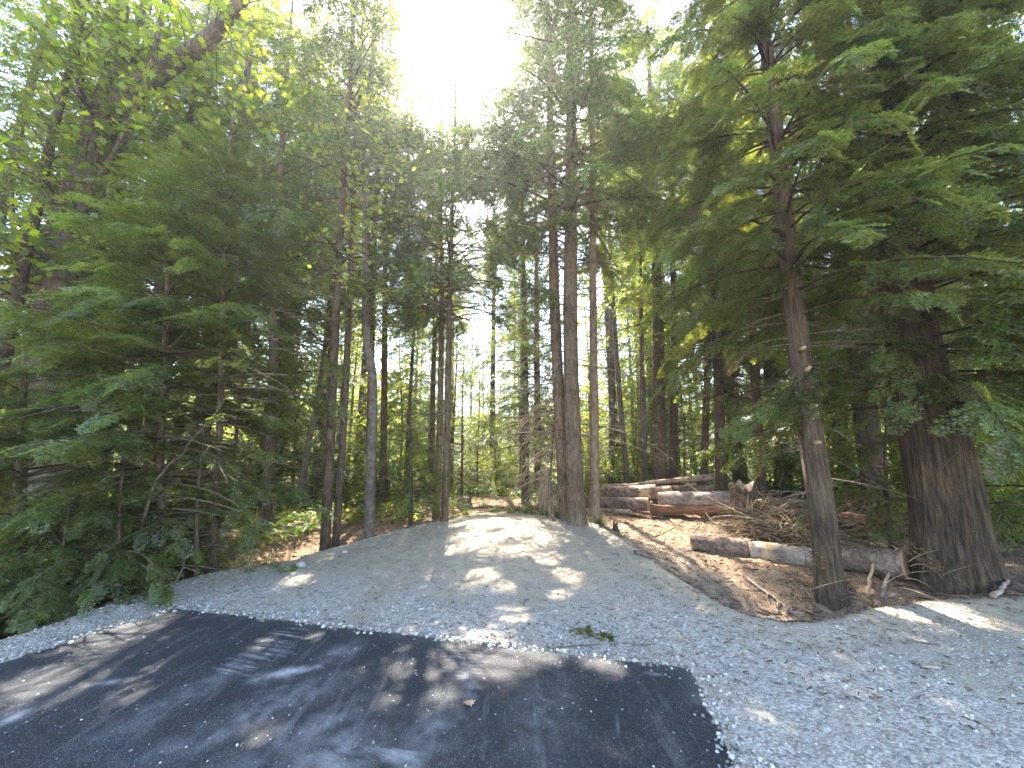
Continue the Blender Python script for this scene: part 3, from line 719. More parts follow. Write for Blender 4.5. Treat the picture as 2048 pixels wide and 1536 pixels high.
# big maple on the left
def maple():
    Yd = 6.6
    b = on_plane(128, 1110, Yd); g = ground(b[0], b[1])
    base = np.array([b[0], b[1], g])
    t = thing('maple_tree', base, 'huge maple with a furrowed trunk forking into mossy limbs at upper left', 'tree')
    main = np.array([[b[0], b[1], g - .15]] + [on_plane(*p, Yd) for p in [(122, 900), (126, 700), (136, 560), (150, 460), (178, 340), (205, 240), (232, 140), (240, 20), (243, -150), (250, -420)]])
    rad = np.array([.47, .42, .385, .37, .34, .25, .24, .17, .14, .12, .05])
    acc = Acc(); V, Q, TP, TR = trunk_mesh(main, rad, base, 31, 28, .4, .07, .10); acc.add(V, Q)
    limbs = [([(205, 255, 6.6), (262, 190, 6.5), (330, 135, 6.4), (400, 95, 6.3), (440, 55, 6.25), (500, -20, 6.1), (600, -160, 5.9)], .21, .09),
             ([(118, 430, 6.6), (95, 385, 6.5), (60, 330, 6.4), (20, 282, 6.3), (-60, 220, 6.1), (-180, 120, 6.0)], .13, .05),
             ([(170, 400, 6.5), (235, 300, 6.4), (275, 215, 6.2), (320, 60, 6.0), (345, -120, 5.8)], .06, .03),
             ([(90, 610, 6.5), (55, 585, 6.4), (34, 530, 6.3), (26, 440, 6.3), (20, 330, 6.3)], .055, .03),
             ([(190, 300, 6.5), (165, 200, 6.3), (150, 90, 6.2), (160, -80, 6.0)], .09, .04),
             ([(225, 170, 6.5), (265, 100, 6.5), (290, 0, 6.4), (300, -140, 6.4)], .09, .04)]
    ends = []
    for pl, r0, r1 in limbs:
        P = np.array([on_plane(u, v, y) for u, v, y in pl]); d = np.linspace(0, 1, 26); dk = np.linspace(0, 1, len(P))
        PP = np.stack([np.interp(d, dk, P[:, i]) for i in range(3)], 1)
        for i in range(3): PP[1:-1, i] = (PP[:-2, i] + PP[1:-1, i] * 2 + PP[2:, i]) / 4
        V, Q, _ = tubes(PP, np.linspace(r0, r1, 26), 12, 1 + .12 * fbm(np.arange(26)[None, :, None] * .4 + r0 * 50, np.arange(12)[None, None] * .8, 2)); acc.add(V, Q); ends.append(PP)
    obj('trunk', acc.mesh('trunk', [B_MAP], off=base), t)
    # twigs and leaves
    r = np.random.default_rng(5); src = np.concatenate([e[6:] for e in ends] + [TP[TP[:, 2] > 4.5]])
    n = 430; o = src[r.integers(0, len(src), n)]; az = r.uniform(0, 6.28, n); az = np.where(r.random(n) < .4, r.normal(-0.9, .8, n), az); L = r.uniform(.6, 2.6, n); S = np.linspace(0, 1, 8)
    up = r.uniform(-.25, .7, n); sag = r.uniform(.1, .6, n)
    h = L[:, None] * S; aa = az[:, None] + r.uniform(-.5, .5, n)[:, None] * S
    P = o[:, None] + np.stack([np.cos(aa) * h, np.sin(aa) * h, L[:, None] * (up[:, None] * S - sag[:, None] * S ** 2)], -1)
    V, Q, _ = tubes(P, (.012 * (1 - .8 * S))[None] * np.ones((n, 1)), 4)
    obj('branches', mesh_from('branches', V - base, Q, None, [B_ALD]), t)
    m = 13; k = np.repeat(np.arange(n), m); ii = r.integers(2, 8, len(k)); pos = P[k, ii] + r.normal(0, .13, (len(k), 3))
    kk = sun_keep(pos); pos = pos[kk]; N = len(pos)
    fol = place([MAPLE_LEAF], pos, rot_from(r.uniform(0, 6.28, N), r.normal(-.45, .4, N), r.normal(0, .45, N)), r.uniform(.10, .21, N), 3)
    obj('crown', mesh_from('crown', fol[0] - base, None, fol[1], [M_MAP], smooth=False), t)
    st = Acc(); c = on_plane(186, 668, 6.15); V, Q, T = tubes(np.array([c + [0, .30, 0], c]), np.array([.075, .07]), 10, cap=True); st.add(V, Q, T)
    obj('cut_limb', st.mesh('cut_limb', [W_RED], off=base), t)
def leafshape():
    # five-lobed leaf, stalk at origin, pointing +X, size 1
    ang = [-150, -118, -95, -72, -52, -38, -22, 0, 22, 38, 52, 72, 95, 118, 150]
    rad = [.30, .55, .42, .85, .55, .92, .50, 1.05, .50, .92, .55, .85, .42, .55, .30]
    V = [(0.35, 0, 0)]
    for a, q_ in zip(ang, rad):
        x = 0.38 + .62 * q_ * math.cos(R_(a)); y = .62 * q_ * math.sin(R_(a))
        V.append((x, y, .16 * abs(y) - .22 * x * x))
    V.append((0, 0, 0)); T = [(0, i, i + 1) for i in range(1, 15)] + [(0, 16, 1), (0, 15, 16)]
    return np.array(V), np.array(T)
MAPLE_LEAF = leafshape()
maple()

# slim trunks left of the mound
MED = 'med'
hero('fir_tree', 'dark fir trunk at left, darker and thicker of the close pair behind the gravel edge', [(652, 1085), (660, 900), (665, 780), (672, 640), (680, 480)], 6.7, 18, 17, B_FIR, M_FIR, dict(base=5.2, R=2.3, nb=80, lod=MED, dens=9, slen=.6), dead=(1.2, 6, 45, 1.1), seed=21)
hero('fir_tree', 'slimmer fir trunk close behind the right side of the dark left pair', [(672, 1082), (684, 900), (690, 800), (697, 640), (702, 500)], 7.2, 14, 15, B_HEM, M_FIR, dict(base=5.5, R=1.9, nb=70, lod=MED, dens=9, slen=.6), dead=(1.2, 6, 40, 1.0), seed=22)
hero('alder_tree', 'grey alder with an S-bent trunk standing on the left lip of the mound', [(737, 1090), (741, 950), (746, 820), (746, 750), (738, 705), (732, 660), (732, 500), (730, 300), (738, 200)], 7.0, 19, 14, B_ALD, M_ALD, broad=dict(base=4.0, R=2.3, ncl=170, nl=30, lsz=.11), seed=23, taper=.35, dead=(2, 8, 14, .9))
hero('fir_tree', 'thin fir trunk just behind the S-bent alder', [(738, 1040), (740, 850), (745, 640), (748, 500)], 10.0, 14, 16, B_FIR, M_FIR, dict(base=6, R=2.0, nb=60, lod=MED, dens=8, slen=.65), dead=(1.5, 6, 30, 1.0), seed=24)
hero('fir_tree', 'straight slim fir trunk between the S-bent alder and the reddish pair', [(764, 1030), (768, 850), (770, 600), (772, 400)], 10.5, 14, 17, B_FIR, M_FIR, dict(base=7, R=2.2, nb=65, lod=MED, dens=8, slen=.65), dead=(1.5, 7, 30, 1.2), seed=25)
hero('fir_tree', 'dark fir trunk with a reddish foot, right of the pair left of the mound', [(888, 1062), (893, 900), (899, 600), (905, 400)], 7.9, 15, 10.5, B_FIR, M_FIR, dict(base=4.2, R=2.4, nb=120, power=.45, lod=MED, dens=9, slen=.55), dead=(2.0, 6, 50, 1.3), seed=26)
hero('fir_tree', 'fir trunk with peeling red bark, left one of the pair left of the mound top', [(872, 1045), (880, 850), (884, 600), (882, 400)], 9.2, 14, 11.5, B_TAN_BOUNCE, M_FIR, dict(base=4.8, R=2.5, nb=115, power=.45, lod=MED, dens=9, slen=.6), dead=(2.0, 6, 45, 1.2), seed=27)
hero('fir_tree', 'thin fir pole behind the reddish pair left of the mound top', [(862, 1015), (866, 800), (870, 620)], 11.5, 11, 13, B_FIR, M_FIR, dict(base=5.0, R=2.2, nb=70, lod=MED, dens=8, slen=.6), dead=(2.0, 6, 25, 1.0), seed=28)
hero('fir_tree', 'dim fir trunk half hidden by hemlock boughs left of the dark pair', [(532, 1075), (538, 960), (545, 820), (548, 640)], 8.0, 19, 15, B_FIR, M_FIR, dict(base=4, R=2.2, nb=80, lod=MED, dens=9, slen=.6), dead=(1, 5, 40, 1.2), seed=29)
hero('fir_tree', 'dark drooping conifer behind the snag stump, left of the tall pair', [(1050, 1012), (1052, 850), (1050, 700), (1048, 600)], 11.6, 15, 14.5, B_FIR, M_FIR, dict(base=1.0, R=2.0, nb=150, power=.5, lod=MED, dens=8, slen=.6, droop=.45), seed=30)
# right of the mound
hero('fir_tree', 'left trunk of the tall pale-brown pair on the right flank of the mound', [(1132, 1050), (1124, 900), (1117, 780), (1109, 600), (1106, 450), (1103, 330)], 7.9, 25, 19, B_TAN_BOUNCE, M_FIR, dict(base=5.6, R=3.0, nb=135, az_bias=(2.9, .4), lod=MED, dens=9, slen=.6, droop=.25), dead=(1.6, 8, 170, 2.2, .4), seed=41)
hero('fir_tree', 'right and thickest trunk of the tall pair on the right flank of the mound', [(1154, 1064), (1147, 900), (1142, 760), (1140, 600), (1142, 400), (1143, 150)], 7.4, 34, 21, B_FIR, M_FIR, dict(base=6.2, R=3.0, nb=135, lod=MED, dens=9, slen=.6, droop=.25), dead=(2.5, 8, 60, 1.5, .3), seed=42)
hero('fir_tree', 'slim orange-brown fir just right of the tall pair on the mound', [(1190, 1062), (1188, 850), (1186, 600), (1186, 400)], 7.7, 19, 16, B_TAN_BOUNCE, M_FIR, dict(base=6.0, R=2.4, nb=110, lod=MED, dens=9, slen=.6), dead=(1.5, 7, 60, 1.2, .25), seed=43)
hero('fir_tree', 'stout dark fir trunk behind the log pile', [(1322, 1000), (1318, 800), (1316, 640)], 12.0, 25, 20, B_FIR, M_FIR, dict(base=5.6, R=3.2, nb=90, lod=MED, dens=9, slen=.7), dead=(2, 6, 40, 1.4), seed=44)
hero('fir_tree', 'fir trunk with lighter bark right of the stout dark trunk behind the log pile', [(1345, 1000), (1347, 850), (1349, 720)], 12.4, 17, 17, B_HEM, M_FIR, dict(base=5.6, R=2.4, nb=70, lod=MED, dens=9, slen=.7), dead=(2, 6, 40, 1.2), seed=45)
hero('fir_tree', 'leaning reddish fir trunk above the right end of the log pile', [(1403, 985), (1411, 850), (1415, 750), (1414, 600)], 12.0, 15, 15, B_HEM, M_HEM, dict(base=4.6, R=2.8, nb=80, lod=MED, dens=9, slen=.7), dead=(1.5, 5, 70, 1.4), seed=46)
hero('alder_tree', 'thin leaning alder behind the left end of the log pile', [(1256, 990), (1244, 850), (1232, 700), (1224, 560)], 13.0, 12, 14, B_ALD, M_ALD, broad=dict(base=5.5, R=2.0, ncl=90, nl=26, lsz=.12), seed=47)
hero('alder_tree', 'thin upright alder left of the leaning alder behind the log pile', [(1222, 990), (1224, 800), (1222, 640)], 13.5, 12, 14, B_ALD, M_ALD, broad=dict(base=5.5, R=2.0, ncl=90, nl=26, lsz=.12), seed=48)
hero('alder_tree', 'dark upright alder between the leaning alder and the stout fir behind the log pile', [(1291, 990), (1287, 850), (1283, 680), (1280, 520)], 13.2, 13, 14, B_MAP, M_ALD, broad=dict(base=5.5, R=2.0, ncl=90, nl=26, lsz=.12), seed=49)
hero('cedar_tree', 'cedar with broken limb stubs and pale wounds between the log and the giant cedar', [(1657, 1165), (1648, 1060), (1634, 950), (1614, 830), (1597, 680), (1582, 560), (1566, 400), (1550, 250)], 5.0, 44, 13, B_CED, M_CED,
     dict(base=3.5, R=2.3, nb=210, lod=F, dens=16, slen=.42, hang=.2, droop=.48), dead=(1.2, 4, 40, .9), seed=51, ridge=.06, flare=.35)
def stubs(t):
    base = np.array(t.location)
    for (u, v, L) in [(1618, 815, .10), (1622, 838, .14), (1612, 742, .10), (1630, 885, .07), (1602, 700, .12)]:
        c = on_plane(u, v, 4.88); d = np.array([random.uniform(-.6, .6), -1, random.uniform(-.1, .5)]); d /= np.linalg.norm(d)
        P = np.array([c, c + d * L * .5, c + d * L]); V, Q, T = tubes(P, np.array([.035, .028, .02]), 7, cap=True)
        obj('broken_stub', mesh_from('broken_stub', V - base, Q, T, [W_PALE]), t)
t, TP, TR = hero('cedar_tree', 'giant cedar with a fluted double trunk at the right', [(1888, 1160), (1880, 1040), (1868, 930), (1850, 830), (1828, 700), (1808, 560), (1786, 400), (1770, 200)], 4.95, 90, 16, B_CED, M_CED,
     dict(base=2.2, R=2.35, nb=340, lod=F, dens=15, slen=.44, droop=.55, hang=.2, az_bias=(-1.35, .4)), dead=(1.8, 5, 40, 1.2, .4), seed=52, ridge=.11, sides=80, flare=.30, taper=.55)
base = np.array(t.location)
P2 = np.array([on_plane(u, v, 5.1) for u, v in [(1955, 1165), (1934, 1040), (1912, 930), (1890, 830), (1864, 720), (1844, 600)]]); P2[0, 2] = base[2] - .1
V, Q, _, _ = trunk_mesh(P2, np.array([.24, .20, .19, .17, .12, .05]), base, 77, 64, .40, .12)
obj('second_trunk', mesh_from('second_trunk', V - base, Q, None, [B_CED]), t)
for o in COL.objects:
    if o.get('label', '').startswith('cedar with broken'): stubs(o)
# low green boughs by the giant cedar
hero('cedar_sapling', 'light green cedar sapling between the stubbed cedar and the giant cedar', [(1772, 1040), (1768, 930), (1775, 820)], 6.4, 9, 2.9, B_HEM, M_CED, dict(base=.7, R=1.1, nb=46, lod=F, dens=17, slen=.34, droop=.5, hang=.25), seed=53, cat='sapling', rtop=.005)
hero('cedar_tree', 'leafy cedar at the right edge of the picture beyond the giant cedar', [(2075, 1080), (2068, 700), (2060, 400)], 6.2, 30, 9, B_CED, M_CED, dict(base=.8, R=2.0, nb=80, lod=MED, dens=7, slen=.6, droop=.42, hang=.3), seed=54)
hero('hemlock_sapling', 'bushy young hemlock with dusty leaves between the alder and the reddish pair', [(822, 1062), (822, 950), (820, 860)], 8.2, 9, 3.4, B_HEM, M_HEM, dict(base=.2, R=1.15, nb=60, lod=MED, dens=9, slen=.42, droop=.4, hang=.3), seed=55, cat='sapling', rtop=.006)
hero('cedar_tree', 'red-barked cedar in the shade between the stubbed cedar and the giant cedar', [(1752, 1020), (1740, 900), (1722, 760), (1712, 600)], 8.6, 42, 15, B_CED, M_CED, dict(base=3.2, R=2.6, nb=80, lod=MED, dens=9, slen=.65, droop=.42), seed=56)
hero('cedar_tree', 'shaded cedar behind the tall broken stump', [(1520, 1010), (1515, 850), (1508, 700), (1500, 500)], 9.2, 20, 14, B_CED, M_CED, dict(base=1.8, R=2.3, nb=100, lod=MED, dens=7, slen=.62, droop=.42), dead=(1, 4, 50, 1.4), seed=57)
hero('hemlock_tree', 'hemlock high over the clearing behind the log pile, dark against the sky', [(1440, 1000), (1438, 800), (1430, 600), (1425, 400)], 9.6, 20, 17, B_HEM, M_HEM, dict(base=4.2, R=2.6, nb=100, lod=MED, dens=7, slen=.62), seed=58, dead=(1.5, 4.5, 30, 1.2))

W_TAN = bark_mat('tan_twig_bark', (0.16, 0.11, 0.065), (0.28, 0.20, 0.12), (0.40, 0.30, 0.19), zs=.6, scale=18, bump=.2)
# dry bent shrub beside the tall pair
acc = dead_branches(np.array([on_plane(1108, 1040, 8.6), on_plane(1100, 960, 8.6), on_plane(1110, 830, 8.6), on_plane(1112, 700, 8.6)]), np.array([.03, .02, .015, .01]), 0.7, 3.4, 170, 1.25, 61, .85, 5)
pb = at(1108, 1045); t = thing('dead_shrub', pb, 'tangle of bare arching tan twigs at the left foot of the tall pair', 'dead shrub')
V, Q, _ = tubes(np.array([pb + [0, 0, -.1], on_plane(1100, 960, 8.6), on_plane(1110, 830, 8.6), on_plane(1112, 700, 8.6)]), np.array([.03, .022, .015, .008]), 6)
obj('stem', mesh_from('stem', V - pb, Q, None, [W_STICK]), t)
obj('twigs', acc.mesh('twigs', [W_TAN], off=pb), t)

# ------------------------------------------------------------------ logs
def log(label, a, b, da, db, mat, cut=W_CUT, bend=0.0, group='logs in the stack', name='felled_log', seed=0, bare=None, hollow=False, Ya=None, Yb=None):
    """log between two picture points (u, v of the centre line, Y) with diameters da, db in metres"""
    A, B = on_plane(*a), on_plane(*b); c = (A + B) / 2
    S = np.linspace(0, 1, 24); P = A[None] * (1 - S[:, None]) + B[None] * S[:, None]
    side = np.cross(B - A, [0, 0, 1]); side /= np.linalg.norm(side)
    P = P + side * (np.sin(S * np.pi) * bend)[:, None] + np.stack([0 * S, 0 * S, .02 * fbm(S * 6 + seed, S * 0 + seed, 2)], 1)
    Rr = .5 * (da + (db - da) * S) * (1 + .06 * fbm(S * 9 + seed * 3, S * 0 + 1.7 * seed, 2))
    V, Q, _ = tubes(P, Rr, 22, 1 + .10 * fbm(S[None, :, None] * 5 + seed, np.cos(np.linspace(0, 6.28, 22))[None, None] * 2 + seed * 2, 3))
    t = thing(name, c, label, 'log', group)
    # object axes along the log so grain and rings follow it
    qm = np.zeros(len(Q), int); mats = [mat]
    if bare is not None:
        mats = [mat, W_PALE]; f = (np.arange(len(Q)) // 22) / 23; kk = np.arange(len(Q)) % 22
        nz = fbm(f * 9 + seed, np.cos(kk / 22 * 6.28) * 2, 3) * .18
        qm = ((f + nz > bare[0]) & (f + nz < bare[1])).astype(int)
    obj('bark', mesh_from('bark', V - c, Q, None, mats, qmat=qm), t)
    for e, (i0, s) in enumerate(((0, 1), (23, -1))):
        ring = V[i0 * 22:(i0 + 1) * 22]; ce = ring.mean(0); ax = (P[1] - P[0]) if i0 == 0 else (P[-1] - P[-2]); ax /= np.linalg.norm(ax)
        out = -ax if i0 == 0 else ax
        rings = [ring, ce + (ring - ce) * .985 + out * .004]
        for q_ in (.75, .5, .25): rings.append(ce + (ring - ce) * q_ + out * (.004 + .004 * random.random()) - (out * .12 * (1 - q_) if hollow else 0))
        W = np.concatenate(rings + [ce[None] + out * .006 - (out * .12 if hollow else 0)]); QQ = []
        for j in range(4):
            for k in range(22):
                f4 = (j * 22 + k, j * 22 + (k + 1) % 22, (j + 1) * 22 + (k + 1) % 22, (j + 1) * 22 + k); QQ.append(f4 if i0 else f4[::-1])
        TT = [(4 * 22 + k, 4 * 22 + (k + 1) % 22, 5 * 22) for k in range(22)]
        obj('cut_end', mesh_from('cut_end', W - c, QQ, TT, [cut]), t)
    return t
log('bark-covered log at the lower left of the stack, its pale sawn end facing right', (1228, 1007, 9.75), (1297, 1009, 9.35), .29, .31, B_LOG, seed=1)
log('short bark log butted against the left end of the lower stack log', (1160, 1004, 10.1), (1229, 1006, 9.8), .27, .29, B_LOG, seed=2)
log('upper left log of the stack with a torn pale strip by its orange sawn end', (1190, 986, 10.2), (1312, 984, 9.6), .30, .36, B_LOG, seed=3, bare=(.70, .93))
log('log with an orange sawn end just behind the torn upper left log', (1250, 984, 10.6), (1343, 982, 10.0), .22, .27, B_LOG, seed=4)
log('big barkless wavy log, silvery and sunlit, in the middle of the stack', (1318, 1000, 9.9), (1475, 1000, 9.3), .40, .44, W_GREY, cut=W_RED, seed=5, bend=.08)
log('dull red peeled log on the ground under the big silvery log', (1300, 1018, 9.7), (1448, 1021, 9.2), .22, .24, W_RED, seed=6)
log('log with a yellow sawn end at the upper right of the stack', (1335, 981, 10.8), (1426, 981, 10.2), .24, .29, B_LOG, seed=7)
log('long thin pole lying sloped across the top of the stack', (1278, 968, 10.4), (1427, 953, 10.0), .09, .17, B_LOG, seed=8)
log('thin knobbly pole below the long sloped pole on the stack', (1340, 976, 10.7), (1392, 969, 10.4), .07, .08, W_GREY, seed=9)
log('slim bark log showing between the sloped pole and the yellow-ended log', (1300, 981, 10.9), (1390, 977, 10.5), .20, .20, B_LOG, seed=21)
log('grey bark log lying at the very back of the stack', (1215, 976, 11.3), (1300, 974, 11.0), .24, .22, B_LOG, seed=22)
log('thin brown log on the dirt just in front of the stack on the left', (1205, 1021, 9.3), (1260, 1024, 9.1), .10, .10, B_LOG, seed=23)
log('long pale log running right from behind the tall broken stump', (1496, 997, 10.0), (1665, 1014, 8.7), .22, .20, W_GREY, cut=W_RED, seed=10, group='logs lying loose on the ground')
log('dark end piece of pale log lying behind the stubbed cedar trunk', (1650, 1012, 8.6), (1790, 1034, 7.8), .19, .16, B_LOG, seed=11, group='logs lying loose on the ground')
log('red peeled log on the ground right of the stubbed cedar', (1640, 1032, 7.9), (1778, 1042, 7.4), .22, .20, W_RED, seed=12, group='logs lying loose on the ground')
log('smooth pinkish log end lying on the sunny dirt in front of the brush', (1382, 1085, 6.55), (1505, 1098, 6.25), .25, .29, B_LOG, seed=13, group='logs lying loose on the ground', cut=W_RED)
log('splintered middle log lying from the pinkish log to the stubbed cedar', (1500, 1103, 6.2), (1668, 1122, 5.75), .30, .32, W_GREY, seed=14, bare=(.1, .35), group='logs lying loose on the ground')
log('short log with a brown sawn end lying against the foot of the giant cedar', (1682, 1113, 5.7), (1812, 1130, 5.15), .32, .36, B_LOG, seed=15, group='logs lying loose on the ground')

# ------------------------------------------------------------------ stumps
def stump(name, label, u, v, Y, wb, wt, H, mat, top, seed, jag=.1, splinters=0, tilt=0.0):
    b = on_plane(u, v, Y); b[2] = ground(b[0], b[1]); t = thing(name, b, label, 'stump')
    z = np.concatenate([np.linspace(-.08, H, 12)]); sides = 26; th = np.linspace(0, 6.2832, sides, endpoint=False)
    TH, ZZ = np.meshgrid(th, z); rr = .5 * (wt + (wb - wt) * np.exp(-np.maximum(ZZ, 0) / (H * .35)) * (0.55 + .45 * np.sin(TH * 4 + seed)))
    rr *= 1 + .16 * fbm(np.cos(TH) * 2.5 + seed, np.sin(TH) * 2.5 + ZZ, 3)
    zt = ZZ.copy(); zt[-1] += jag * (fbm(np.cos(th) * 3 + seed, np.sin(th) * 3, 3) * 2); zt[-2] = np.minimum(zt[-2], zt[-1] - .01)
    V = np.stack([np.cos(TH) * rr + tilt * np.maximum(ZZ, 0), np.sin(TH) * rr, zt], -1)
    q_ = (np.arange(11)[:, None] * sides + np.arange(sides)[None]); q2 = np.arange(11)[:, None] * sides + (np.arange(sides)[None] + 1) % sides
    Q = np.stack([q_, q2, q2 + sides, q_ + sides], -1).reshape(-1, 4)
    obj('bark', mesh_from('bark', V.reshape(-1, 3), Q, None, [mat]), t)
    ring = V[-1]; ce = ring.mean(0); rg = [ce + (ring - ce) * f + np.array([0, 0, .002 + jag * .5 * (random.random() - .5)]) for f in (1, .66, .33)]; rg[0] = ring
    W = np.concatenate(rg + [ce[None]]); QQ = [(j * sides + k, j * sides + (k + 1) % sides, (j + 1) * sides + (k + 1) % sides, (j + 1) * sides + k) for j in range(2) for k in range(sides)]
    obj('cut_top', mesh_from('cut_top', W, QQ, [(2 * sides + k, 2 * sides + (k + 1) % sides, 3 * sides) for k in range(sides)], [top]), t)
    if splinters:
        acc = Acc()
        for i in range(splinters):
            a = random.uniform(-2.2, -.6); p = np.array([math.cos(a) * wt * .55, math.sin(a) * wt * .55, random.uniform(0, H * .5)])
            d = np.array([random.uniform(-.2, .6), random.uniform(-.25, .05), 1]) * random.uniform(.2, .5)
            V, Q, T = tubes(np.array([p, p + d * .5, p + d]), np.array([.022, .018, .003]), 5, cap=True); acc.add(V, Q, T)
        obj('splinters', acc.mesh('splinters', [W_PALE], smooth=False), t)
    return t
stump('tall_stump', 'tall broken stump with pale splinters at the right end of the log stack', 1492, 1030, 8.1, .82, .47, .90, B_LOG, W_STICK, 3, .13, 16)
stump('low_stump', 'low reddish flared stump behind the mound, left of the gap', 928, 1030, 10.5, .66, .36, .32, B_TAN_BOUNCE, W_STICK, 5, .05)
stump('snag_stump', 'pale rotten snag stump left of the tall pair on the mound', 1090, 1040, 9.0, .36, .24, .80, W_GREY, W_PALE, 8, .30, 22)
stump('dark_stump', 'dark upturned root stump in the shade under the giant cedar boughs', 1705, 1015, 8.2, .95, .45, .55, B_CED, W_RED, 12, .25, 6)
stump('low_stump', 'small torn stub of root beside the slim orange-brown fir', 1232, 1075, 7.1, .16, .08, .13, B_CED, W_RED, 15, .08)

# ------------------------------------------------------------------ brush, sticks
def arc_sticks(pos, az, L, rise, r0, seed, mat, sides=4):
    r = np.random.default_rng(seed); n = len(pos); S = np.linspace(0, 1, 7)
    aa = az[:, None] + r.uniform(-.9, .9, n)[:, None] * S; h = L[:, None] * S
    P = pos[:, None] + np.stack([np.cos(aa) * h, np.sin(aa) * h, L[:, None] * (rise[:, None] * S - r.uniform(.0, .7, n)[:, None] * S ** 2)], -1)
    g = height(P[..., 0], P[..., 1]); P[..., 2] = np.maximum(P[..., 2], g + .01)
    return tubes(P, np.asarray(r0)[:, None] * (1 - .75 * S)[None], sides)
def brush(label, spots, n, seed, Lm=.8):
    r = np.random.default_rng(seed); c = np.mean([at(u, v) for u, v in spots], 0); acc = Acc()
    k = r.integers(0, len(spots), n); P0 = np.array([at(u, v) for u, v in spots])[k] + r.normal(0, .28, (n, 3)) * [1, 1, 0]
    P0[:, 2] = height(P0[:, 0], P0[:, 1]) + .42 * r.random(n) ** 1.5
    V, Q, _ = arc_sticks(P0, r.uniform(0, 6.28, n), Lm * r.uniform(.3, 1.2, n), r.uniform(-.1, .9, n), (.004 + .012 * r.random(n) ** 2.5) * (.55 if seed == 73 else 1), seed, None); acc.add(V, Q)
    t = thing('brush_pile', c, label, 'brush pile')
    obj('twigs', acc.mesh('twigs', [W_TAN], off=c), t)
    m = n // 5; P1 = P0[:m] + r.normal(0, .15, (m, 3)) + [0, 0, .12]
    fol = place(SPR['med'], P1, rot_from(r.uniform(0, 6.28, m), r.normal(-.3, .4, m), r.normal(0, .6, m)), r.uniform(.2, .42, m), seed)
    obj('withered_needles', mesh_from('withered_needles', fol[0] - c, fol[1], None, [M_DRY], smooth=False), t)
brush('tangled heap of cut branches between the tall broken stump and the fallen log', [(1535, 1066), (1550, 1058), (1590, 1060), (1560, 1078), (1620, 1075), (1530, 1080)], 720, 71, 1.0)
brush('heap of broken branches between the stubbed cedar and the giant cedar', [(1700, 1062), (1730, 1066), (1770, 1070), (1720, 1052)], 300, 72)
brush('root and twig tangle in the hollow below the stubbed cedar', [(1650, 1180), (1690, 1180), (1740, 1172), (1800, 1170), (1610, 1190)], 110, 73, .4)

def stick(label, a, b, r0, r1, mat=W_STICK, lift=.0, name='fallen_stick', fork=True, seed=0):
    A, B = at(*a), at(*b); r = np.random.default_rng(seed); S = np.linspace(0, 1, 10); P = A * (1 - S[:, None]) + B * S[:, None]
    L = np.linalg.norm(B - A); P += r.normal(0, .012 * L, P.shape) * [1, 1, 0]
    P[:, 2] = height(P[:, 0], P[:, 1]) + np.linspace(r0, r0 + lift, 10)
    acc = Acc(); V, Q, T = tubes(P, np.linspace(r0, r1, 10), 7, cap=True); acc.add(V, Q, T)
    if fork:
        for j in (4, 6, 7):
            d = (P[j] - P[j - 1]); d = d / np.linalg.norm(d); s = np.array([-d[1], d[0], .25]) * r.choice([-1, 1])
            e = P[j] + (d + s * .8) * L * r.uniform(.08, .2); V, Q, T = tubes(np.array([P[j], (P[j] + e) / 2 + [0, 0, .01], e]), np.array([r1 * .8, r1 * .6, r1 * .3]), 5, cap=True); acc.add(V, Q, T)
    o = obj(name, acc.mesh(name, [mat], off=A), loc=A); return tag(o, label, 'stick', 'sticks lying on the ground')
stick('long pale bare stick sloping down the hollow on the right', (1495, 1160), (1592, 1232), .022, .012, W_GREY, seed=1)
stick('short thick brown stick on the right slope of the mound', (1270, 1108), (1302, 1118), .030, .024, B_LOG, fork=False, seed=2)
stick('thin grey stick lying on the gravel just above the far asphalt edge', (1108, 1297), (1200, 1290), .007, .004, seed=3)
stick('thin dark stick lying right of the leafy sprig on the gravel', (1218, 1286), (1305, 1292), .007, .004, seed=4)
stick('pale stick standing out of the lip of the hollow, left of two', (1735, 1195), (1752, 1160), .020, .016, W_PALE, lift=.18, fork=False, seed=5)
stick('pale stick standing out of the lip of the hollow, right of two', (1765, 1200), (1783, 1175), .020, .014, W_GREY, lift=.15, fork=False, seed=6)
stick('broken pale branch stub leaning in the hollow below the stubbed cedar', (1672, 1205), (1680, 1165), .030, .022, W_PALE, lift=.15, fork=False, seed=7)
stick('thin dark twig on the gravel in the right foreground', (1815, 1283), (1880, 1292), .008, .004, seed=8)
stick('short grey chip of wood on the gravel at the right', (1842, 1335), (1880, 1340), .014, .010, W_GREY, fork=False, seed=9)
stick('long pale pole lying behind the stubbed cedar', (1668, 1052), (1760, 1058), .025, .012, W_GREY, seed=10)
stick('thin tan branch lying on the sunny dirt of the clearing', (1310, 1075), (1362, 1055), .012, .006, W_PALE, seed=11)
stick('grey branch lying on the slope at far right below the giant cedar', (1990, 1200), (2020, 1172), .028, .018, W_GREY, lift=.05, fork=False, seed=12)
stick('slender twig on the slope right of the mound', (1345, 1105), (1390, 1122), .010, .006, W_STICK, seed=13)
stick('thin twig on the gravel at the edge of the right slope', (1378, 1165), (1400, 1205), .008, .004, seed=14)
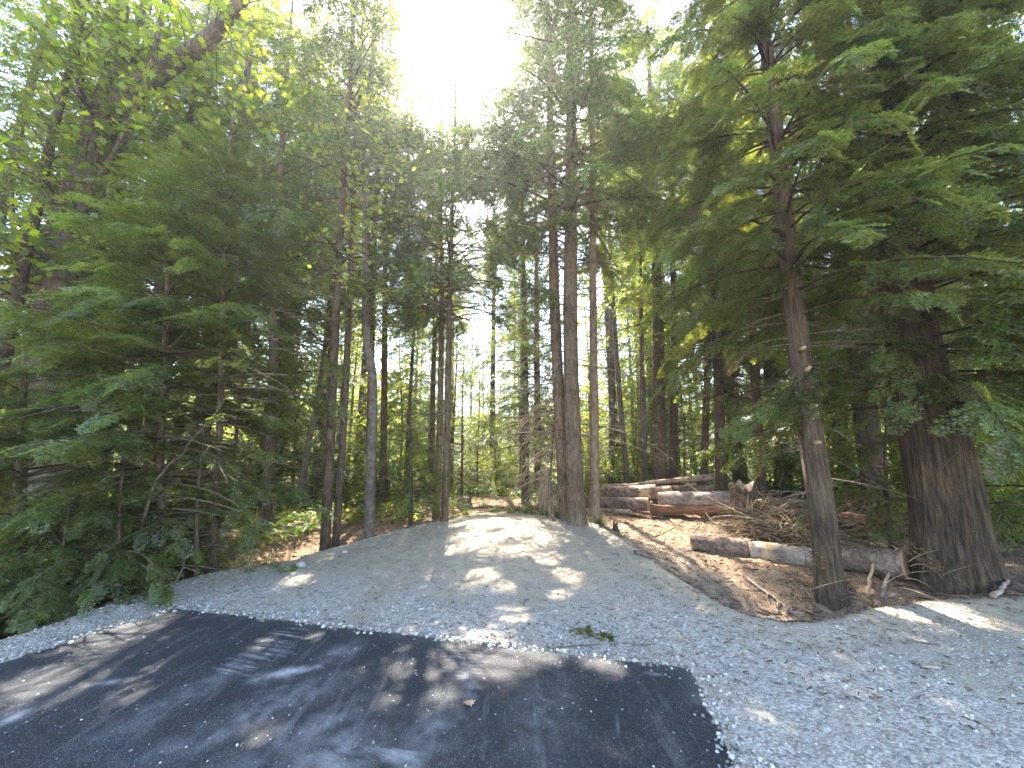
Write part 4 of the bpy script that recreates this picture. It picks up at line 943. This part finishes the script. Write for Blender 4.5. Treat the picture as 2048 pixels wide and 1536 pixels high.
# leaning bare branch among the left hemlocks
A, B = on_plane(310, 965, 4.8), on_plane(452, 800, 5.0); S = np.linspace(0, 1, 10)[:, None]
pl = A * (1 - S) + B * S + np.random.default_rng(3).normal(0, .012, (10, 3)); acc = Acc(); g = np.array([A[0] - .25, A[1], ground(A[0] - .25, A[1])])
V, Q, _ = tubes(np.concatenate([[g], pl]), np.linspace(.018, .007, 11), 6); acc.add(V, Q)
for j in (3, 5, 6, 8):
    e = pl[j] + np.array([random.uniform(.1, .4), -.05, random.uniform(-.25, .15)]); V, Q, _ = tubes(np.array([pl[j], (pl[j] + e) / 2 + [0, 0, .05], e]), np.array([.008, .006, .003]), 5); acc.add(V, Q)
tag(obj('leaning_branch', acc.mesh('leaning_branch', [W_STICK], off=g), loc=g), 'bare grey branch leaning up across the bowed hemlock at left', 'branch')

# leafy sprig on the gravel, dead leaf on the asphalt
c = at(1185, 1272); t = thing('leafy_sprig', c, 'fallen green leafy sprig lying on the gravel near the asphalt', 'sprig')
V, Q, _ = tubes(np.array([[-.18, .10, .03], [0, 0, .025], [.20, -.06, .02]]), np.array([.005, .004, .003]), 5); obj('stem', mesh_from('stem', V, Q, None, [W_STICK]), t)
r = np.random.default_rng(4); n = 26; s = r.uniform(-1, 1, n); pos = np.stack([.18 * s, -.08 * s, .03 + 0 * s], 1) + r.normal(0, .035, (n, 3)) * [1, 1, .3]
fol = place([MAPLE_LEAF], pos, rot_from(r.uniform(0, 6.28, n), r.normal(0, .3, n), r.normal(0, .5, n)), r.uniform(.04, .085, n)); obj('leaves', mesh_from('leaves', fol[0], None, fol[1], [M_HEM], smooth=False), t)
p = flat(943, 1419, .05); V, T = MAPLE_LEAF; o = obj('dead_leaf', mesh_from('dead_leaf', V * .09, None, T, [W_PALE], smooth=False), loc=(p[0], p[1], .062)); o.rotation_euler = (.1, -.15, 2.0)
tag(o, 'curled tan dead leaf lying on the black asphalt', 'leaf')
# stones big enough to count
def rock(label, u, v, s, seed):
    c = at(u, v); r = np.random.default_rng(seed); th = np.linspace(0, 6.2832, 9, endpoint=False); rings = []
    for ph in (-.9, -.3, .35, .95): rings.append(np.stack([np.cos(th) * math.cos(ph) * 1.25, np.sin(th) * math.cos(ph), .75 * math.sin(ph) + 0 * th], 1) * (1 + r.uniform(-.18, .18, (9, 1))))
    V = np.concatenate(rings + [[[0, 0, -.72], [0, 0, .72]]]) * s; Q = [(j * 9 + k, j * 9 + (k + 1) % 9, (j + 1) * 9 + (k + 1) % 9, (j + 1) * 9 + k) for j in range(3) for k in range(9)]
    T = [(36, (k + 1) % 9, k) for k in range(9)] + [(37, 27 + k, 27 + (k + 1) % 9) for k in range(9)]
    tag(obj('rock', mesh_from('rock', V, Q, T, [M_ROCK], smooth=False), loc=c + [0, 0, s * .3]), label, 'rock', 'rocks along the edge of the gravel')
M_ROCK = bark_mat('boulder_stone', (.14, .12, .10), (.27, .24, .205), (.40, .37, .33), zs=1, scale=9, bump=.3)
rock('rounded tan rock on the left lip of the gravel, largest there', 603, 1133, .07, 1)
rock('small tan rock left of the rounded rock on the gravel lip', 575, 1138, .045, 2)
rock('small flat rock on the gravel lip near the S-bent alder', 690, 1105, .04, 3)
rock('pale rock at the lip of the right hollow', 1545, 1240, .04, 4)
rock('flat grey stone in the right foreground gravel', 1650, 1460, .03, 5)

# ------------------------------------------------------------------ ferns
def fern_mesh(seed, nf=15, L=.75):
    r = np.random.default_rng(seed); V = []; Q = []
    for i in range(nf):
        az = i * 2.4 + r.uniform(-.3, .3); Lf = L * r.uniform(.6, 1.1); el = r.uniform(.7, 1.35); S = np.linspace(0.02, 1, 20)
        x = Lf * (np.cos(el) * S + .35 * S ** 2); z = Lf * (np.sin(el) * S - .55 * S ** 2.2)
        for j in range(1, 19):
            w = .13 * Lf * math.sin(min(1, S[j] * 2.2) * 1.57) * (1.05 - S[j]) ** .6
            c = np.array([x[j], 0, z[j]]); d = np.array([x[j + 1] - x[j], 0, z[j + 1] - z[j]])
            for sd in (-1, 1):
                tip = c + np.array([d[0] * .8, sd * w, d[2] * .8 - .25 * w]); hw = d * .38
                pts = np.array([c - hw, c + hw, tip + hw * .3, tip - hw * .3]); ca, sa = math.cos(az), math.sin(az)
                pts = np.stack([pts[:, 0] * ca - pts[:, 1] * sa, pts[:, 0] * sa + pts[:, 1] * ca, pts[:, 2]], 1)
                Q.append(np.arange(4) + len(V)); V.extend(pts)
    return mesh_from('fern', np.array(V), np.array(Q), None, [M_FERN], smooth=False)
FM = [fern_mesh(1), fern_mesh(2, 12, .65), fern_mesh(3, 18, .8)]
def fern(u, v, Y, s, label, group, i):
    p = on_plane(u, v, Y); z = ground(p[0], p[1]); o = obj('sword_fern', FM[i % 3], loc=(p[0], p[1], z)); o.scale = (s, s, s); o.rotation_euler = (0, 0, i * 1.3); tag(o, label, 'fern', group)
gl = 'ferns on the forest floor left of the mound'
for i, (u, v, Y, s) in enumerate([(490, 1080, 7.8, .7), (520, 1078, 8.2, .8), (548, 1075, 8.0, .9), (575, 1072, 8.4, .9), (603, 1070, 8.6, .95), (625, 1068, 8.2, .9), (640, 1066, 9, .9), (462, 1085, 8.6, .8), (700, 1058, 8.6, .7), (722, 1060, 9.5, .8), (585, 1060, 10, 1), (505, 1060, 10, 1), (535, 1090, 7.4, .7), (565, 1086, 7.6, .75), (595, 1082, 7.7, .8), (475, 1095, 7.2, .6), (618, 1078, 7.9, .75), (440, 1075, 9.5, .9), (660, 1050, 10.5, 1), (690, 1045, 11.5, 1), (790, 1040, 9.4, .6)]):
    fern(u, v, Y, s, 'bright backlit sword fern among the others behind the left gravel bank', gl, i)
fern(375, 1150, 5.6, .5, 'small pale fern beside the thin straight hemlock at left', None, 1)
fern(560, 1108, 6.6, .42, 'lone small fern on the red litter slope at left', None, 2)
gm = 'ferns behind the mound'
for i, (u, v, Y, s) in enumerate([(905, 1040, 10, .6), (915, 1030, 12, .8), (940, 1015, 13.5, .9), (965, 1010, 14, .9), (990, 1012, 14.5, .9), (1015, 1010, 14, .9), (1040, 1010, 13.5, .8), (1060, 1030, 10.5, .6), (870, 1030, 12.5, .8), (850, 1025, 13, .8), (1005, 1000, 17, 1), (955, 1000, 17, 1)]):
    fern(u, v, Y, s, 'sunlit fern in the green patch behind the mound', gm, i)
# yellow grass tufts
def tuft_mesh(seed, n=40):
    r = np.random.default_rng(seed); V = []; Q = []
    for i in range(n):
        az = r.uniform(0, 6.28); L = r.uniform(.15, .36); o = np.append(r.normal(0, .06, 2), 0); h = r.uniform(.1, .6); w = .007; s = np.array([-math.sin(az), math.cos(az), 0]) * w; d = np.array([math.cos(az) * h, math.sin(az) * h, 1]); d /= np.linalg.norm(d)
        for j in range(3):
            f0, f1 = j / 3, (j + 1) / 3; c0 = o + d * L * f0 + np.array([math.cos(az), math.sin(az), -.5]) * .12 * f0 ** 2; c1 = o + d * L * f1 + np.array([math.cos(az), math.sin(az), -.5]) * .12 * f1 ** 2
            Q.append(np.arange(4) + len(V)); V.extend([c0 - s * (1 - f0), c0 + s * (1 - f0), c1 + s * (1 - f1 + .05), c1 - s * (1 - f1 + .05)])
    return mesh_from('tuft', np.array(V), np.array(Q), None, [M_FERN], smooth=False)
TM = [tuft_mesh(1), tuft_mesh(2)]
for i, (u, v, Y) in enumerate([(1172, 1062, 7.5), (1200, 1066, 7.5), (1085, 1044, 8.6), (1050, 1042, 8.9), (1020, 1042, 9.1), (990, 1044, 9.2), (1068, 1042, 8.8), (930, 1052, 8.8), (905, 1056, 8.6), (1110, 1046, 8.2), (1035, 1042, 9.4), (1000, 1040, 9.7)]):
    p = on_plane(u, v, Y); o = obj('grass_tuft', TM[i % 2], loc=(p[0], p[1], ground(p[0], p[1]))); o.rotation_euler = (0, 0, i); o.scale = (1, 1, .7 + .1 * (i % 4))
    tag(o, 'yellow-green grass tuft on the back rim of the mound' if i > 1 else ('yellow grass tuft wedged between the tall pair and the slim fir' if i == 0 else 'yellow grass tuft at the foot of the slim orange-brown fir'), 'grass', 'grass tufts on the back rim' if i > 1 else None)

# ------------------------------------------------------------------ the woods behind: kinds built once, then copied
def proto_conifer(name, H, base, Rad, nb, lod, bark, leafm, r0, seed, dead=0, **kw):
    P = np.array([[0, 0, -.15], [.02, .01, H * .3], [.05 * math.sin(seed), .08 * math.cos(seed), H * .65], [0.1 * math.sin(seed), 0, H]])
    rad = np.maximum(r0 * (1 - np.clip(P[:, 2] / H, 0, 1)) ** .6, .015)
    t = bpy.data.objects.new(name, None); COL.objects.link(t); t.empty_display_size = .2
    V, Q, TP, TR = trunk_mesh(P, rad, np.zeros(3), seed, 12, .4, .05, .3)
    obj('trunk', mesh_from('trunk', V, Q, None, [bark]), t)
    (fv, fq), (gv, gq), (wv, wq, _) = conifer_parts(TP, TR, H, base, Rad, nb, lod, seed, **kw)
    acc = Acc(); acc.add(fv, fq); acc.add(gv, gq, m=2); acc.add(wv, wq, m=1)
    if dead:
        a2 = dead_branches(TP, TR, 1.2, base + 1, dead, 1.5, seed + 3, .25, 2); acc.add(np.concatenate(a2.V), np.concatenate(a2.Q), m=1)
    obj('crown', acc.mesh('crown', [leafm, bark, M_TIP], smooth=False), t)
    return t
def proto_broad(name, H, base, Rad, ncl, nl, lsz, bark, leafm, r0, seed, tmpl=None, multi=1):
    r = np.random.default_rng(seed); acc = Acc()
    t = bpy.data.objects.new(name, None); COL.objects.link(t); t.empty_display_size = .2
    TPs = []
    for m in range(multi):
        ln = r.uniform(-.12, .12, 2) * (1 + multi)
        zz = np.linspace(0, 1, 16); P = np.stack([ln[0] * H * zz * .6 + .1 * np.sin(zz * 5 + seed), ln[1] * H * zz * .6 + .1 * np.cos(zz * 6 + seed + m), -.1 + H * zz * r.uniform(.85, 1)], 1)
        V, Q, _ = tubes(P, r0 * (1.02 - zz) ** .7, 8); acc.add(V, Q); TPs.append(P)
    TP = np.concatenate(TPs)
    k = r.integers(0, len(TP), ncl * 3); k = k[TP[k, 2] > base][:ncl]; n = len(k); o = TP[k]
    rel = (o[:, 2] - base) / max(H - base, .1); L = Rad * (1.05 - .75 * rel) * r.uniform(.35, 1.1, n); az = r.uniform(0, 6.28, n); S = np.linspace(0, 1, 6)
    up = r.uniform(.1, .8, n); h = L[:, None] * S
    B = o[:, None] + np.stack([np.cos(az)[:, None] * h, np.sin(az)[:, None] * h, L[:, None] * (up[:, None] * S - .35 * S ** 2)], -1)
    V, Q, _ = tubes(B, (.004 + .008 * L[:, None]) * (1 - .8 * S), 3); acc.add(V, Q)
    obj('trunk', acc.mesh('trunk', [bark]), t)
    kk = np.repeat(np.arange(n), nl); f = r.integers(2, 6, len(kk)); pos = B[kk, f] + r.normal(0, .16, (len(kk), 3)) * np.clip(L[kk], .5, 2)[:, None]; N = len(pos)
    V, Q = place([tmpl or LEAF4], pos, rot_from(r.uniform(0, 6.28, N), r.normal(-.35, .45, N), r.normal(0, .5, N)), lsz * r.uniform(.6, 1.25, N), seed)
    obj('crown', mesh_from('crown', V, Q if Q.shape[1] == 4 else None, Q if Q.shape[1] == 3 else None, [leafm], smooth=False), t)
    return t

PROTO = {
    'fir_a': proto_conifer('fir_tree', 20, 7.0, 2.4, 110, 'med', B_FIR, M_FIR, .19, 101, 30, dens=6, slen=.7),
    'fir_b': proto_conifer('fir_tree', 22, 8.0, 2.6, 110, 'low', B_FIR, M_FIR, .24, 102, 30, dens=7, slen=.75),
    'hem_a': proto_conifer('hemlock_tree', 17, 3.5, 2.6, 150, 'med', B_HEM, M_HEM, .16, 103, 30, dens=6, slen=.65, droop=.4),
    'hem_b': proto_conifer('hemlock_tree', 19, 4.5, 2.9, 135, 'low', B_HEM, M_HEM, .22, 104, 20, dens=8, slen=.75, droop=.4),
    'ced_a': proto_conifer('cedar_tree', 17, 3.0, 2.7, 140, 'low', B_CED, M_CED, .26, 105, 10, dens=8, slen=.72, droop=.5, hang=.4),
    'young': proto_conifer('young_conifer', 6.0, .3, 1.5, 90, 'med', B_HEM, M_HEM, .06, 106, 0, dens=6, slen=.5, droop=.4),
    'ald_a': proto_broad('alder_tree', 13, 4.0, 2.6, 130, 34, .11, B_ALD, M_ALD, .09, 107),
    'ald_b': proto_broad('alder_tree', 9, 2.0, 2.2, 110, 34, .10, B_ALD, M_ALD, .06, 108),
    'map_a': proto_broad('vine_maple', 5.0, .8, 2.0, 90, 30, .11, B_ALD, M_ALD, .035, 109, multi=3),
    'bush': proto_broad('leafy_bush', 1.7, .15, 1.1, 60, 26, .085, B_ALD, M_ALD, .018, 110, multi=4),
}
USED = set()
DIM = {'fir_a': (20, 7, 2.4), 'fir_b': (22, 8, 2.6), 'hem_a': (17, 3.5, 2.6), 'hem_b': (19, 4.5, 2.9), 'ced_a': (17, 3, 2.7), 'young': (6, .3, 1.5), 'ald_a': (13, 4, 2.6), 'ald_b': (9, 2, 2.2), 'map_a': (5, .8, 2), 'bush': (1.7, .1, 1)}
NAMECAT = {'fir_a': ('fir', 'tree'), 'fir_b': ('fir', 'tree'), 'hem_a': ('hemlock', 'tree'), 'hem_b': ('hemlock', 'tree'), 'ced_a': ('cedar', 'tree'), 'young': ('young conifer', 'tree'),
           'ald_a': ('slender alder', 'tree'), 'ald_b': ('small alder', 'tree'), 'map_a': ('vine maple', 'tree'), 'bush': ('leafy bush', 'bush')}
def zone(x, y):
    u = 1024 + FPX * x / (y * CP)
    return 'left of the mound' if u < 800 else ('in the gap beyond the mound' if u < 1080 else ('beyond the log pile' if u < 1500 else 'beyond the giant cedar'))
def plant(kind, x, y, rz, s=1.0, label=None):
    p = PROTO[kind]; nm, cat = NAMECAT[kind]; zn = zone(x, y)
    if label is None:
        look = {'fir': 'tall dark bare-stemmed fir', 'hemlock': 'drooping feathery hemlock', 'cedar': 'shaggy red-barked cedar', 'young conifer': 'short young conifer leafy to the ground',
                'slender alder': 'slender bright-leaved alder', 'small alder': 'small yellow-green alder', 'vine maple': 'low many-stemmed vine maple with bright leaves', 'leafy bush': 'knee-high bright leafy bush'}[nm]
        label = f'{look} in the woods {zn}'; group = f'{nm} trees {zn}' if cat == 'tree' else f'bushes {zn}'
    else: group = None
    z = ground(x, y)
    if kind not in USED:
        USED.add(kind); o = p; o.location = (x, y, z); o.rotation_euler = (0, 0, rz); o.scale = (s, s, s); o['label'] = label; o['category'] = cat
    else: o = copy_tree(p, (x, y, z), rz, s, label); o['category'] = cat
    if 'group' in o and not group: del o['group']
    if group: o['group'] = group
    return o
fr = np.random.default_rng(2024)
def pxy(u, Y): return (u - 1024) / FPX * Y * CP
# chosen ones: (kind, u, Y, scale)
for k, u, Y, s in [
    # centre gap, getting smaller with the distance
    ('young', 955, 15, .75), ('young', 925, 13, .8), ('young', 1000, 20, .9), ('young', 975, 24, 1.0), ('young', 1040, 16, .9), ('ald_b', 1000, 30, .8), ('ald_b', 960, 36, .9), ('young', 1020, 28, 1.2), ('map_a', 985, 19, .7),
    ('fir_a', 925, 22, .75), ('hem_a', 1050, 26, .8), ('young', 905, 17, 1.2), ('fir_a', 900, 28, .9),
    ('fir_a', 1010, 17.5, .8), ('fir_b', 965, 21, .78), ('hem_a', 1045, 20, .8), ('fir_a', 940, 17, .74), ('fir_a', 1075, 16, .85), ('ald_a', 985, 40, .9), ('fir_b', 1030, 33, .8), ('hem_b', 940, 38, .8),
    # left
    ('ald_b', 600, 13, .95), ('ald_a', 560, 16, 1), ('map_a', 540, 11.5, 1), ('map_a', 615, 14, 1), ('ald_b', 700, 15, 1), ('map_a', 480, 12.5, 1), ('ald_b', 800, 16, 1), ('map_a', 780, 13, .9), ('map_a', 850, 15.5, .8), ('ald_a', 835, 20, 1.0),
    ('hem_a', 610, 11.0, 1), ('hem_a', 470, 9.0, 1), ('hem_b', 400, 11, 1), ('hem_b', 300, 10, 1), ('ced_a', 200, 11, 1), ('hem_a', 120, 9.5, 1), ('ced_a', 20, 10.5, 1), ('hem_a', -120, 8.5, 1), ('hem_b', 540, 14, 1), ('fir_a', 350, 13.5, 1), ('hem_a', 260, 7.4, .75), ('hem_a', -40, 6.0, .7),
    ('fir_b', 720, 14, 1), ('fir_b', 800, 15, .85), ('hem_b', 760, 18, 1), ('fir_a', 640, 13, 1), ('ald_a', 745, 11.5, 1), ('ald_a', 690, 10.5, .95),
    ('young', 560, 12.5, .8), ('young', 640, 11.5, .7), ('young', 700, 14, 1), ('hem_a', 790, 14.5, .6), ('young', 470, 10.5, .9), ('young', 1225, 13.5, .8), ('young', 1330, 14.5, .9), ('hem_a', 1270, 17.5, .6), ('young', 1470, 12.5, .8), ('young', 1560, 10.8, .7), ('hem_a', 1640, 13, .6), ('young', 1150, 14.5, .7), ('young', 860, 17, .9),
    # right
    ('ald_a', 1240, 16, 1), ('ald_a', 1270, 18, 1), ('ald_b', 1300, 17, 1), ('ald_b', 1200, 17, 1.1), ('map_a', 1260, 15, 1), ('map_a', 1335, 16, 1), ('map_a', 1215, 15.5, .9), ('ald_a', 1180, 20, 1), ('ald_b', 1360, 19, 1.1), ('map_a', 1160, 16, .9),
    ('hem_a', 1390, 13.5, 1), ('hem_b', 1450, 14, 1), ('ced_a', 1560, 12.5, 1), ('hem_b', 1480, 17, 1), ('map_a', 1600, 12, 1), ('map_a', 1650, 10.5, .8), ('ald_b', 1680, 13, 1), ('ced_a', 1800, 11.5, 1), ('hem_a', 1900, 10, 1), ('ald_b', 1950, 12.5, 1), ('map_a', 1860, 9, .8), ('hem_b', 2080, 10.5, 1),
    ('ced_a', 1690, 15, 1), ('map_a', 2010, 8.5, .8), ('ald_a', 1960, 8.6, .8), ('hem_a', 2190, 8, 1), ('fir_b', 1230, 19, 1), ('fir_b', 1350, 20, 1), ('fir_a', 1180, 15, 1), ('hem_b', 1290, 22, 1)]:
    best = None
    if k in ('young', 'bush', 'map_a'): best = (pxy(u, Y), Y)
    else:
        for du in (0, 25, -25, 50, -50, 80, -80):       # nudge it to where it leaves the sunny places open
            H_, b_, R2 = (q_ * s for q_ in DIM[k]); c_ = (shades(pxy(u + du, Y), Y, H_, b_, R2), abs(du), pxy(u + du, Y), Y)
            if best is None or c_[:2] < best[:2]: best = c_
        best = best[2:]
    plant(k, best[0], best[1], fr.uniform(0, 6.28), s)
# fill the depth
spots = []
tries = 0
while len(spots) < 85 and tries < 6000:
    tries += 1
    Y = 15 + 50 * fr.random() ** 1.1; u = fr.uniform(-250, 2300); x = pxy(u, Y)
    if 890 < u < 1060 and Y < 60: continue
    if any((x - a) ** 2 + (Y - b) ** 2 < 6.0 for a, b in spots): continue
    k = fr.choice(['fir_b', 'hem_b', 'ced_a', 'ald_a', 'ald_b', 'map_a', 'fir_a'], p=[.20, .10, .08, .26, .17, .11, .08]); k = str(k)
    if shades(x, Y, *DIM[k]) > (0 if Y < 30 else 1): continue
    spots.append((x, Y))
    plant(k, x, Y, fr.uniform(0, 6.28), fr.uniform(.8, 1.15))
low = 0
while low < 105:
    Y = 13.5 + 30 * fr.random(); u = fr.uniform(-200, 2250); x = pxy(u, Y)
    if 960 < u < 1040 and Y < 24: continue
    if 1.0 < x < 7.5 and Y < 14.5: continue
    k = str(fr.choice(['young', 'map_a', 'ald_b', 'bush', 'hem_a'], p=[.27, .27, .17, .17, .12])); s_ = fr.uniform(.6, 1.15) * (.55 if k == 'hem_a' else 1)
    if shades(x, Y, *(q_ * s_ for q_ in DIM[k])): continue
    low += 1; plant(k, x, Y, fr.uniform(0, 6.28), s_)
# leafy bushes low down
for u, Y in [(980, 16), (1010, 17.5), (940, 17), (1035, 19), (960, 20), (1005, 22), (690, 12), (630, 12), (570, 12.5), (520, 12), (480, 10.5), (440, 11), (760, 12.5), (800, 12), (850, 13.5), (1240, 14), (1290, 14.5), (1200, 13.5), (1160, 13), (1340, 14.5), (1400, 14), (1460, 12.5), (1550, 11.5), (1600, 11), (1690, 10), (1760, 10.5), (1830, 9.5), (1950, 9), (2000, 7.6), (330, 8), (250, 7), (390, 9), (2040, 7)]:
    plant('bush', pxy(u, Y), Y, fr.uniform(0, 6.28), fr.uniform(.7, 1.15))
for k, p in PROTO.items():
    assert k in USED, k

fr2 = np.random.default_rng(5)
def open_canopy():
    for o in list(COL.objects):
        if o.parent is None or not o.name.startswith('crown'): continue
        me = o.data; t = o.parent; z, s = t.rotation_euler[2], t.scale[0]; c_, s_ = math.cos(z), math.sin(z)
        co = np.empty(len(me.vertices) * 3, np.float32); me.vertices.foreach_get('co', co); co = co.reshape(-1, 3)
        wx = (co[:, 0] * c_ - co[:, 1] * s_) * s + t.location[0]; wy = (co[:, 0] * s_ + co[:, 1] * c_) * s + t.location[1]; wz = co[:, 2] * s + t.location[2]
        cx, cy, rad = (wx.min() + wx.max()) / 2, (wy.min() + wy.max()) / 2, max(np.ptp(wx), np.ptp(wy)) / 2; lo, hi = wz.min(), wz.max()
        hit = []
        for h_ in SUNNY:
            hh = np.linspace(max(lo - h_[2], .4), max(hi - h_[2], .5), 30)
            if (np.hypot(h_[0] + SXY[0] * hh - cx, h_[1] + SXY[1] * hh - cy) < rad + h_[3]).any(): hit.append(h_)
        if not hit: continue
        k = len(me.loops) // len(me.polygons)
        lv = np.empty(len(me.loops), np.int32); me.loops.foreach_get('vertex_index', lv); F_ = lv.reshape(-1, k)
        mi = np.empty(len(F_), np.int32); me.polygons.foreach_get('material_index', mi)
        fx, fy, fz = wx[F_].mean(1), wy[F_].mean(1), wz[F_].mean(1); drop = np.zeros(len(F_), bool); wob = 1 + 1.1 * vnoise(fx * 3, fy * 3 + fz * 2.2) + .8 * vnoise(fx * 9, fy * 9 + fz * 7)
        rnd = fr2.random(len(F_))
        for x, y, zz, r in hit:
            hh = fz - zz; keepf = .12 if (3.6 < y < 6.9 and x < 2) else 0.0
            drop |= (rnd > keepf) & (np.hypot(fx - x - SXY[0] * hh, fy - y - SXY[1] * hh) < 1.2 * r * wob) & (hh > .4)
        drop &= (mi == 0) | (mi == len(me.materials) - 1)
        if not drop.any(): continue
        Fk, mk = F_[~drop], mi[~drop]; used = np.zeros(len(co), bool); used[Fk.ravel()] = True; remap = np.cumsum(used) - 1
        o.data = mesh_from('crown', co[used], remap[Fk] if k == 4 else None, remap[Fk] if k == 3 else None, list(me.materials), False, mk if k == 4 else None, mk if k == 3 else None)
open_canopy()

# ground cover: leaves too many to count
n = 90000; Yg = 8.5 + 42 * fr.random(n) ** 1.3; ug = fr.uniform(-200, 2250, n); xg = (ug - 1024) / FPX * Yg * CP
keepm = (fbm(xg * .5, Yg * .5, 3) > -.02 - .25 * sstep(11, 16, Yg)) & ~((xg > 1.2) & (xg < 7.5) & (Yg < 11.6)) & (sdist(xg, Yg, PAD) < -.3) & ~((np.abs(xg) < 2) & (Yg < 10.2))
xg, Yg = xg[keepm], Yg[keepm]; n = len(xg)
pos = np.stack([xg, Yg, height(xg, Yg) + .04 + .35 * fr.random(n) ** 1.6 * (.7 + fbm(xg, Yg, 2)) * (1 + sstep(12, 20, Yg))], 1)
V, Q = place([LEAF4], pos, rot_from(fr.uniform(0, 6.28, n), fr.normal(-.1, .4, n), fr.normal(0, .4, n)), fr.uniform(.05, .14, n), 1)
tag(obj('undergrowth', mesh_from('undergrowth', V, Q, None, [M_ALD], smooth=False)), 'low leafy green ground cover under the trees', 'undergrowth', kind='stuff')
# far-off wood closing the horizon
n = 90000; th = fr.uniform(-1.25, 1.25, n); rd = 66 + 40 * fr.random(n); xf, yf = rd * np.sin(th), rd * np.cos(th)
hm = (7 + 9 * (fbm(th * 9, rd * .06, 3) + .5)); hm = np.where(np.abs(xf / yf + .05) < .10, hm * .62, hm)
zf = fr.random(n) ** 1.2 * hm
pos = np.stack([xf, yf, zf], 1)
V, Q = place([LEAF4], pos, rot_from(fr.uniform(0, 6.28, n), fr.normal(-.4, .4, n), fr.normal(0, .5, n)), fr.uniform(.5, 1.3, n), 1)
tag(obj('distant_woods', mesh_from('distant_woods', V, Q, None, [M_HEM], smooth=False)), 'far-off mass of woods closing the view behind the trees', 'woods', kind='stuff')

# ------------------------------------------------------------------ light, air, sky
w = bpy.data.worlds.new('World'); SC.world = w; w.use_nodes = True
nt = w.node_tree; nt.nodes.clear(); N, L = nt.nodes, nt.links
out = node(nt, 'ShaderNodeOutputWorld'); bg = node(nt, 'ShaderNodeBackground')
sky = node(nt, 'ShaderNodeTexSky', sky_type='NISHITA'); sky.sun_disc = False
sky.sun_elevation = SUN_EL; sky.sun_rotation = SUN_AZ; sky.air_density = 1.0; sky.dust_density = 0.6; sky.ozone_density = 1.0
bg.inputs['Strength'].default_value = SKY_STRENGTH
L.new(sky.outputs[0], bg.inputs[0])
# sun glow added to the sky, widened to stand in for lens bloom
tc = node(nt, 'ShaderNodeTexCoord'); vm = node(nt, 'ShaderNodeVectorMath', operation='DOT_PRODUCT'); vm.inputs[1].default_value = tuple(SUN_DIR)
L.new(tc.outputs['Generated'], vm.inputs[0])
d = mth(nt, 'MAXIMUM', vm.outputs['Value'], 0.0)
glow = mth(nt, 'ADD', mth(nt, 'MULTIPLY', mth(nt, 'POWER', d, 90.0), SKY_BLOOM), mth(nt, 'MULTIPLY', mth(nt, 'POWER', d, 14.0), SKY_BLOOM * .012))
bg2 = node(nt, 'ShaderNodeBackground'); bg2.inputs['Color'].default_value = (1.0, .97, .92, 1); L.new(glow, bg2.inputs['Strength'])
ad = node(nt, 'ShaderNodeAddShader'); L.new(bg.outputs[0], ad.inputs[0]); L.new(bg2.outputs[0], ad.inputs[1]); L.new(ad.outputs[0], out.inputs[0])

sl = bpy.data.lights.new('sun', 'SUN'); sl.energy = SUN_STRENGTH; sl.angle = R_(0.53); sl.color = (1.0, .93, .82)
so = bpy.data.objects.new('sun', sl); COL.objects.link(so); so.rotation_euler = Vector(SUN_DIR).to_track_quat('Z', 'Y').to_euler(); so.location = (-3, 20, 30)

if HAZE > 0:  # added air volume; its scatter stands in for lens flare veil round the sun
    m, nt, N, L = NT('flare_haze'); out = node(nt, 'ShaderNodeOutputMaterial'); pv = node(nt, 'ShaderNodeVolumePrincipled')
    pv.inputs['Color'].default_value = (.96, .97, 1.0, 1); pv.inputs['Density'].default_value = HAZE; pv.inputs['Anisotropy'].default_value = FLARE_HAZE_G
    L.new(pv.outputs[0], out.inputs['Volume'])
    x0, x1, y0, y1, z0, z1 = -165, 165, -75, 165, -3.0, 27.5
    V = [(x, y, z) for z in (z0, z1) for x, y in ((x0, y0), (x1, y0), (x1, y1), (x0, y1))]
    tag(obj('flare_haze', mesh_from('flare_haze', V, [(0, 3, 2, 1), (4, 5, 6, 7), (0, 1, 5, 4), (1, 2, 6, 5), (2, 3, 7, 6), (3, 0, 4, 7)], None, [m], smooth=False)), 'thin added air volume standing in for the lens flare veil', 'flare_haze', kind='stuff')

cd = bpy.data.cameras.new('camera'); cam = bpy.data.objects.new('camera', cd); COL.objects.link(cam)
cam.location = CAM; cam.rotation_euler = (math.pi / 2 + PITCH, 0, 0)
cd.sensor_width = 36.0; cd.lens = 36.0 * FPX / 2048; cd.clip_start = .05; cd.clip_end = 1000
SC.camera = cam

SC.render.engine = 'CYCLES'; c = SC.cycles
c.max_bounces = 7; c.diffuse_bounces = 4; c.glossy_bounces = 2; c.transmission_bounces = 5; c.transparent_max_bounces = 4; c.volume_bounces = 0
c.caustics_reflective = False; c.caustics_refractive = False; c.sample_clamp_indirect = 4; c.sample_clamp_direct = 4; c.use_denoising = True
try: c.denoiser = 'OPENIMAGEDENOISE'; c.denoising_input_passes = 'RGB_ALBEDO_NORMAL'; c.denoising_prefilter = 'ACCURATE'
except Exception: pass
vs = SC.view_settings; vs.view_transform = 'Standard'; vs.look = 'None'; vs.exposure = EXPOSURE; vs.gamma = 1
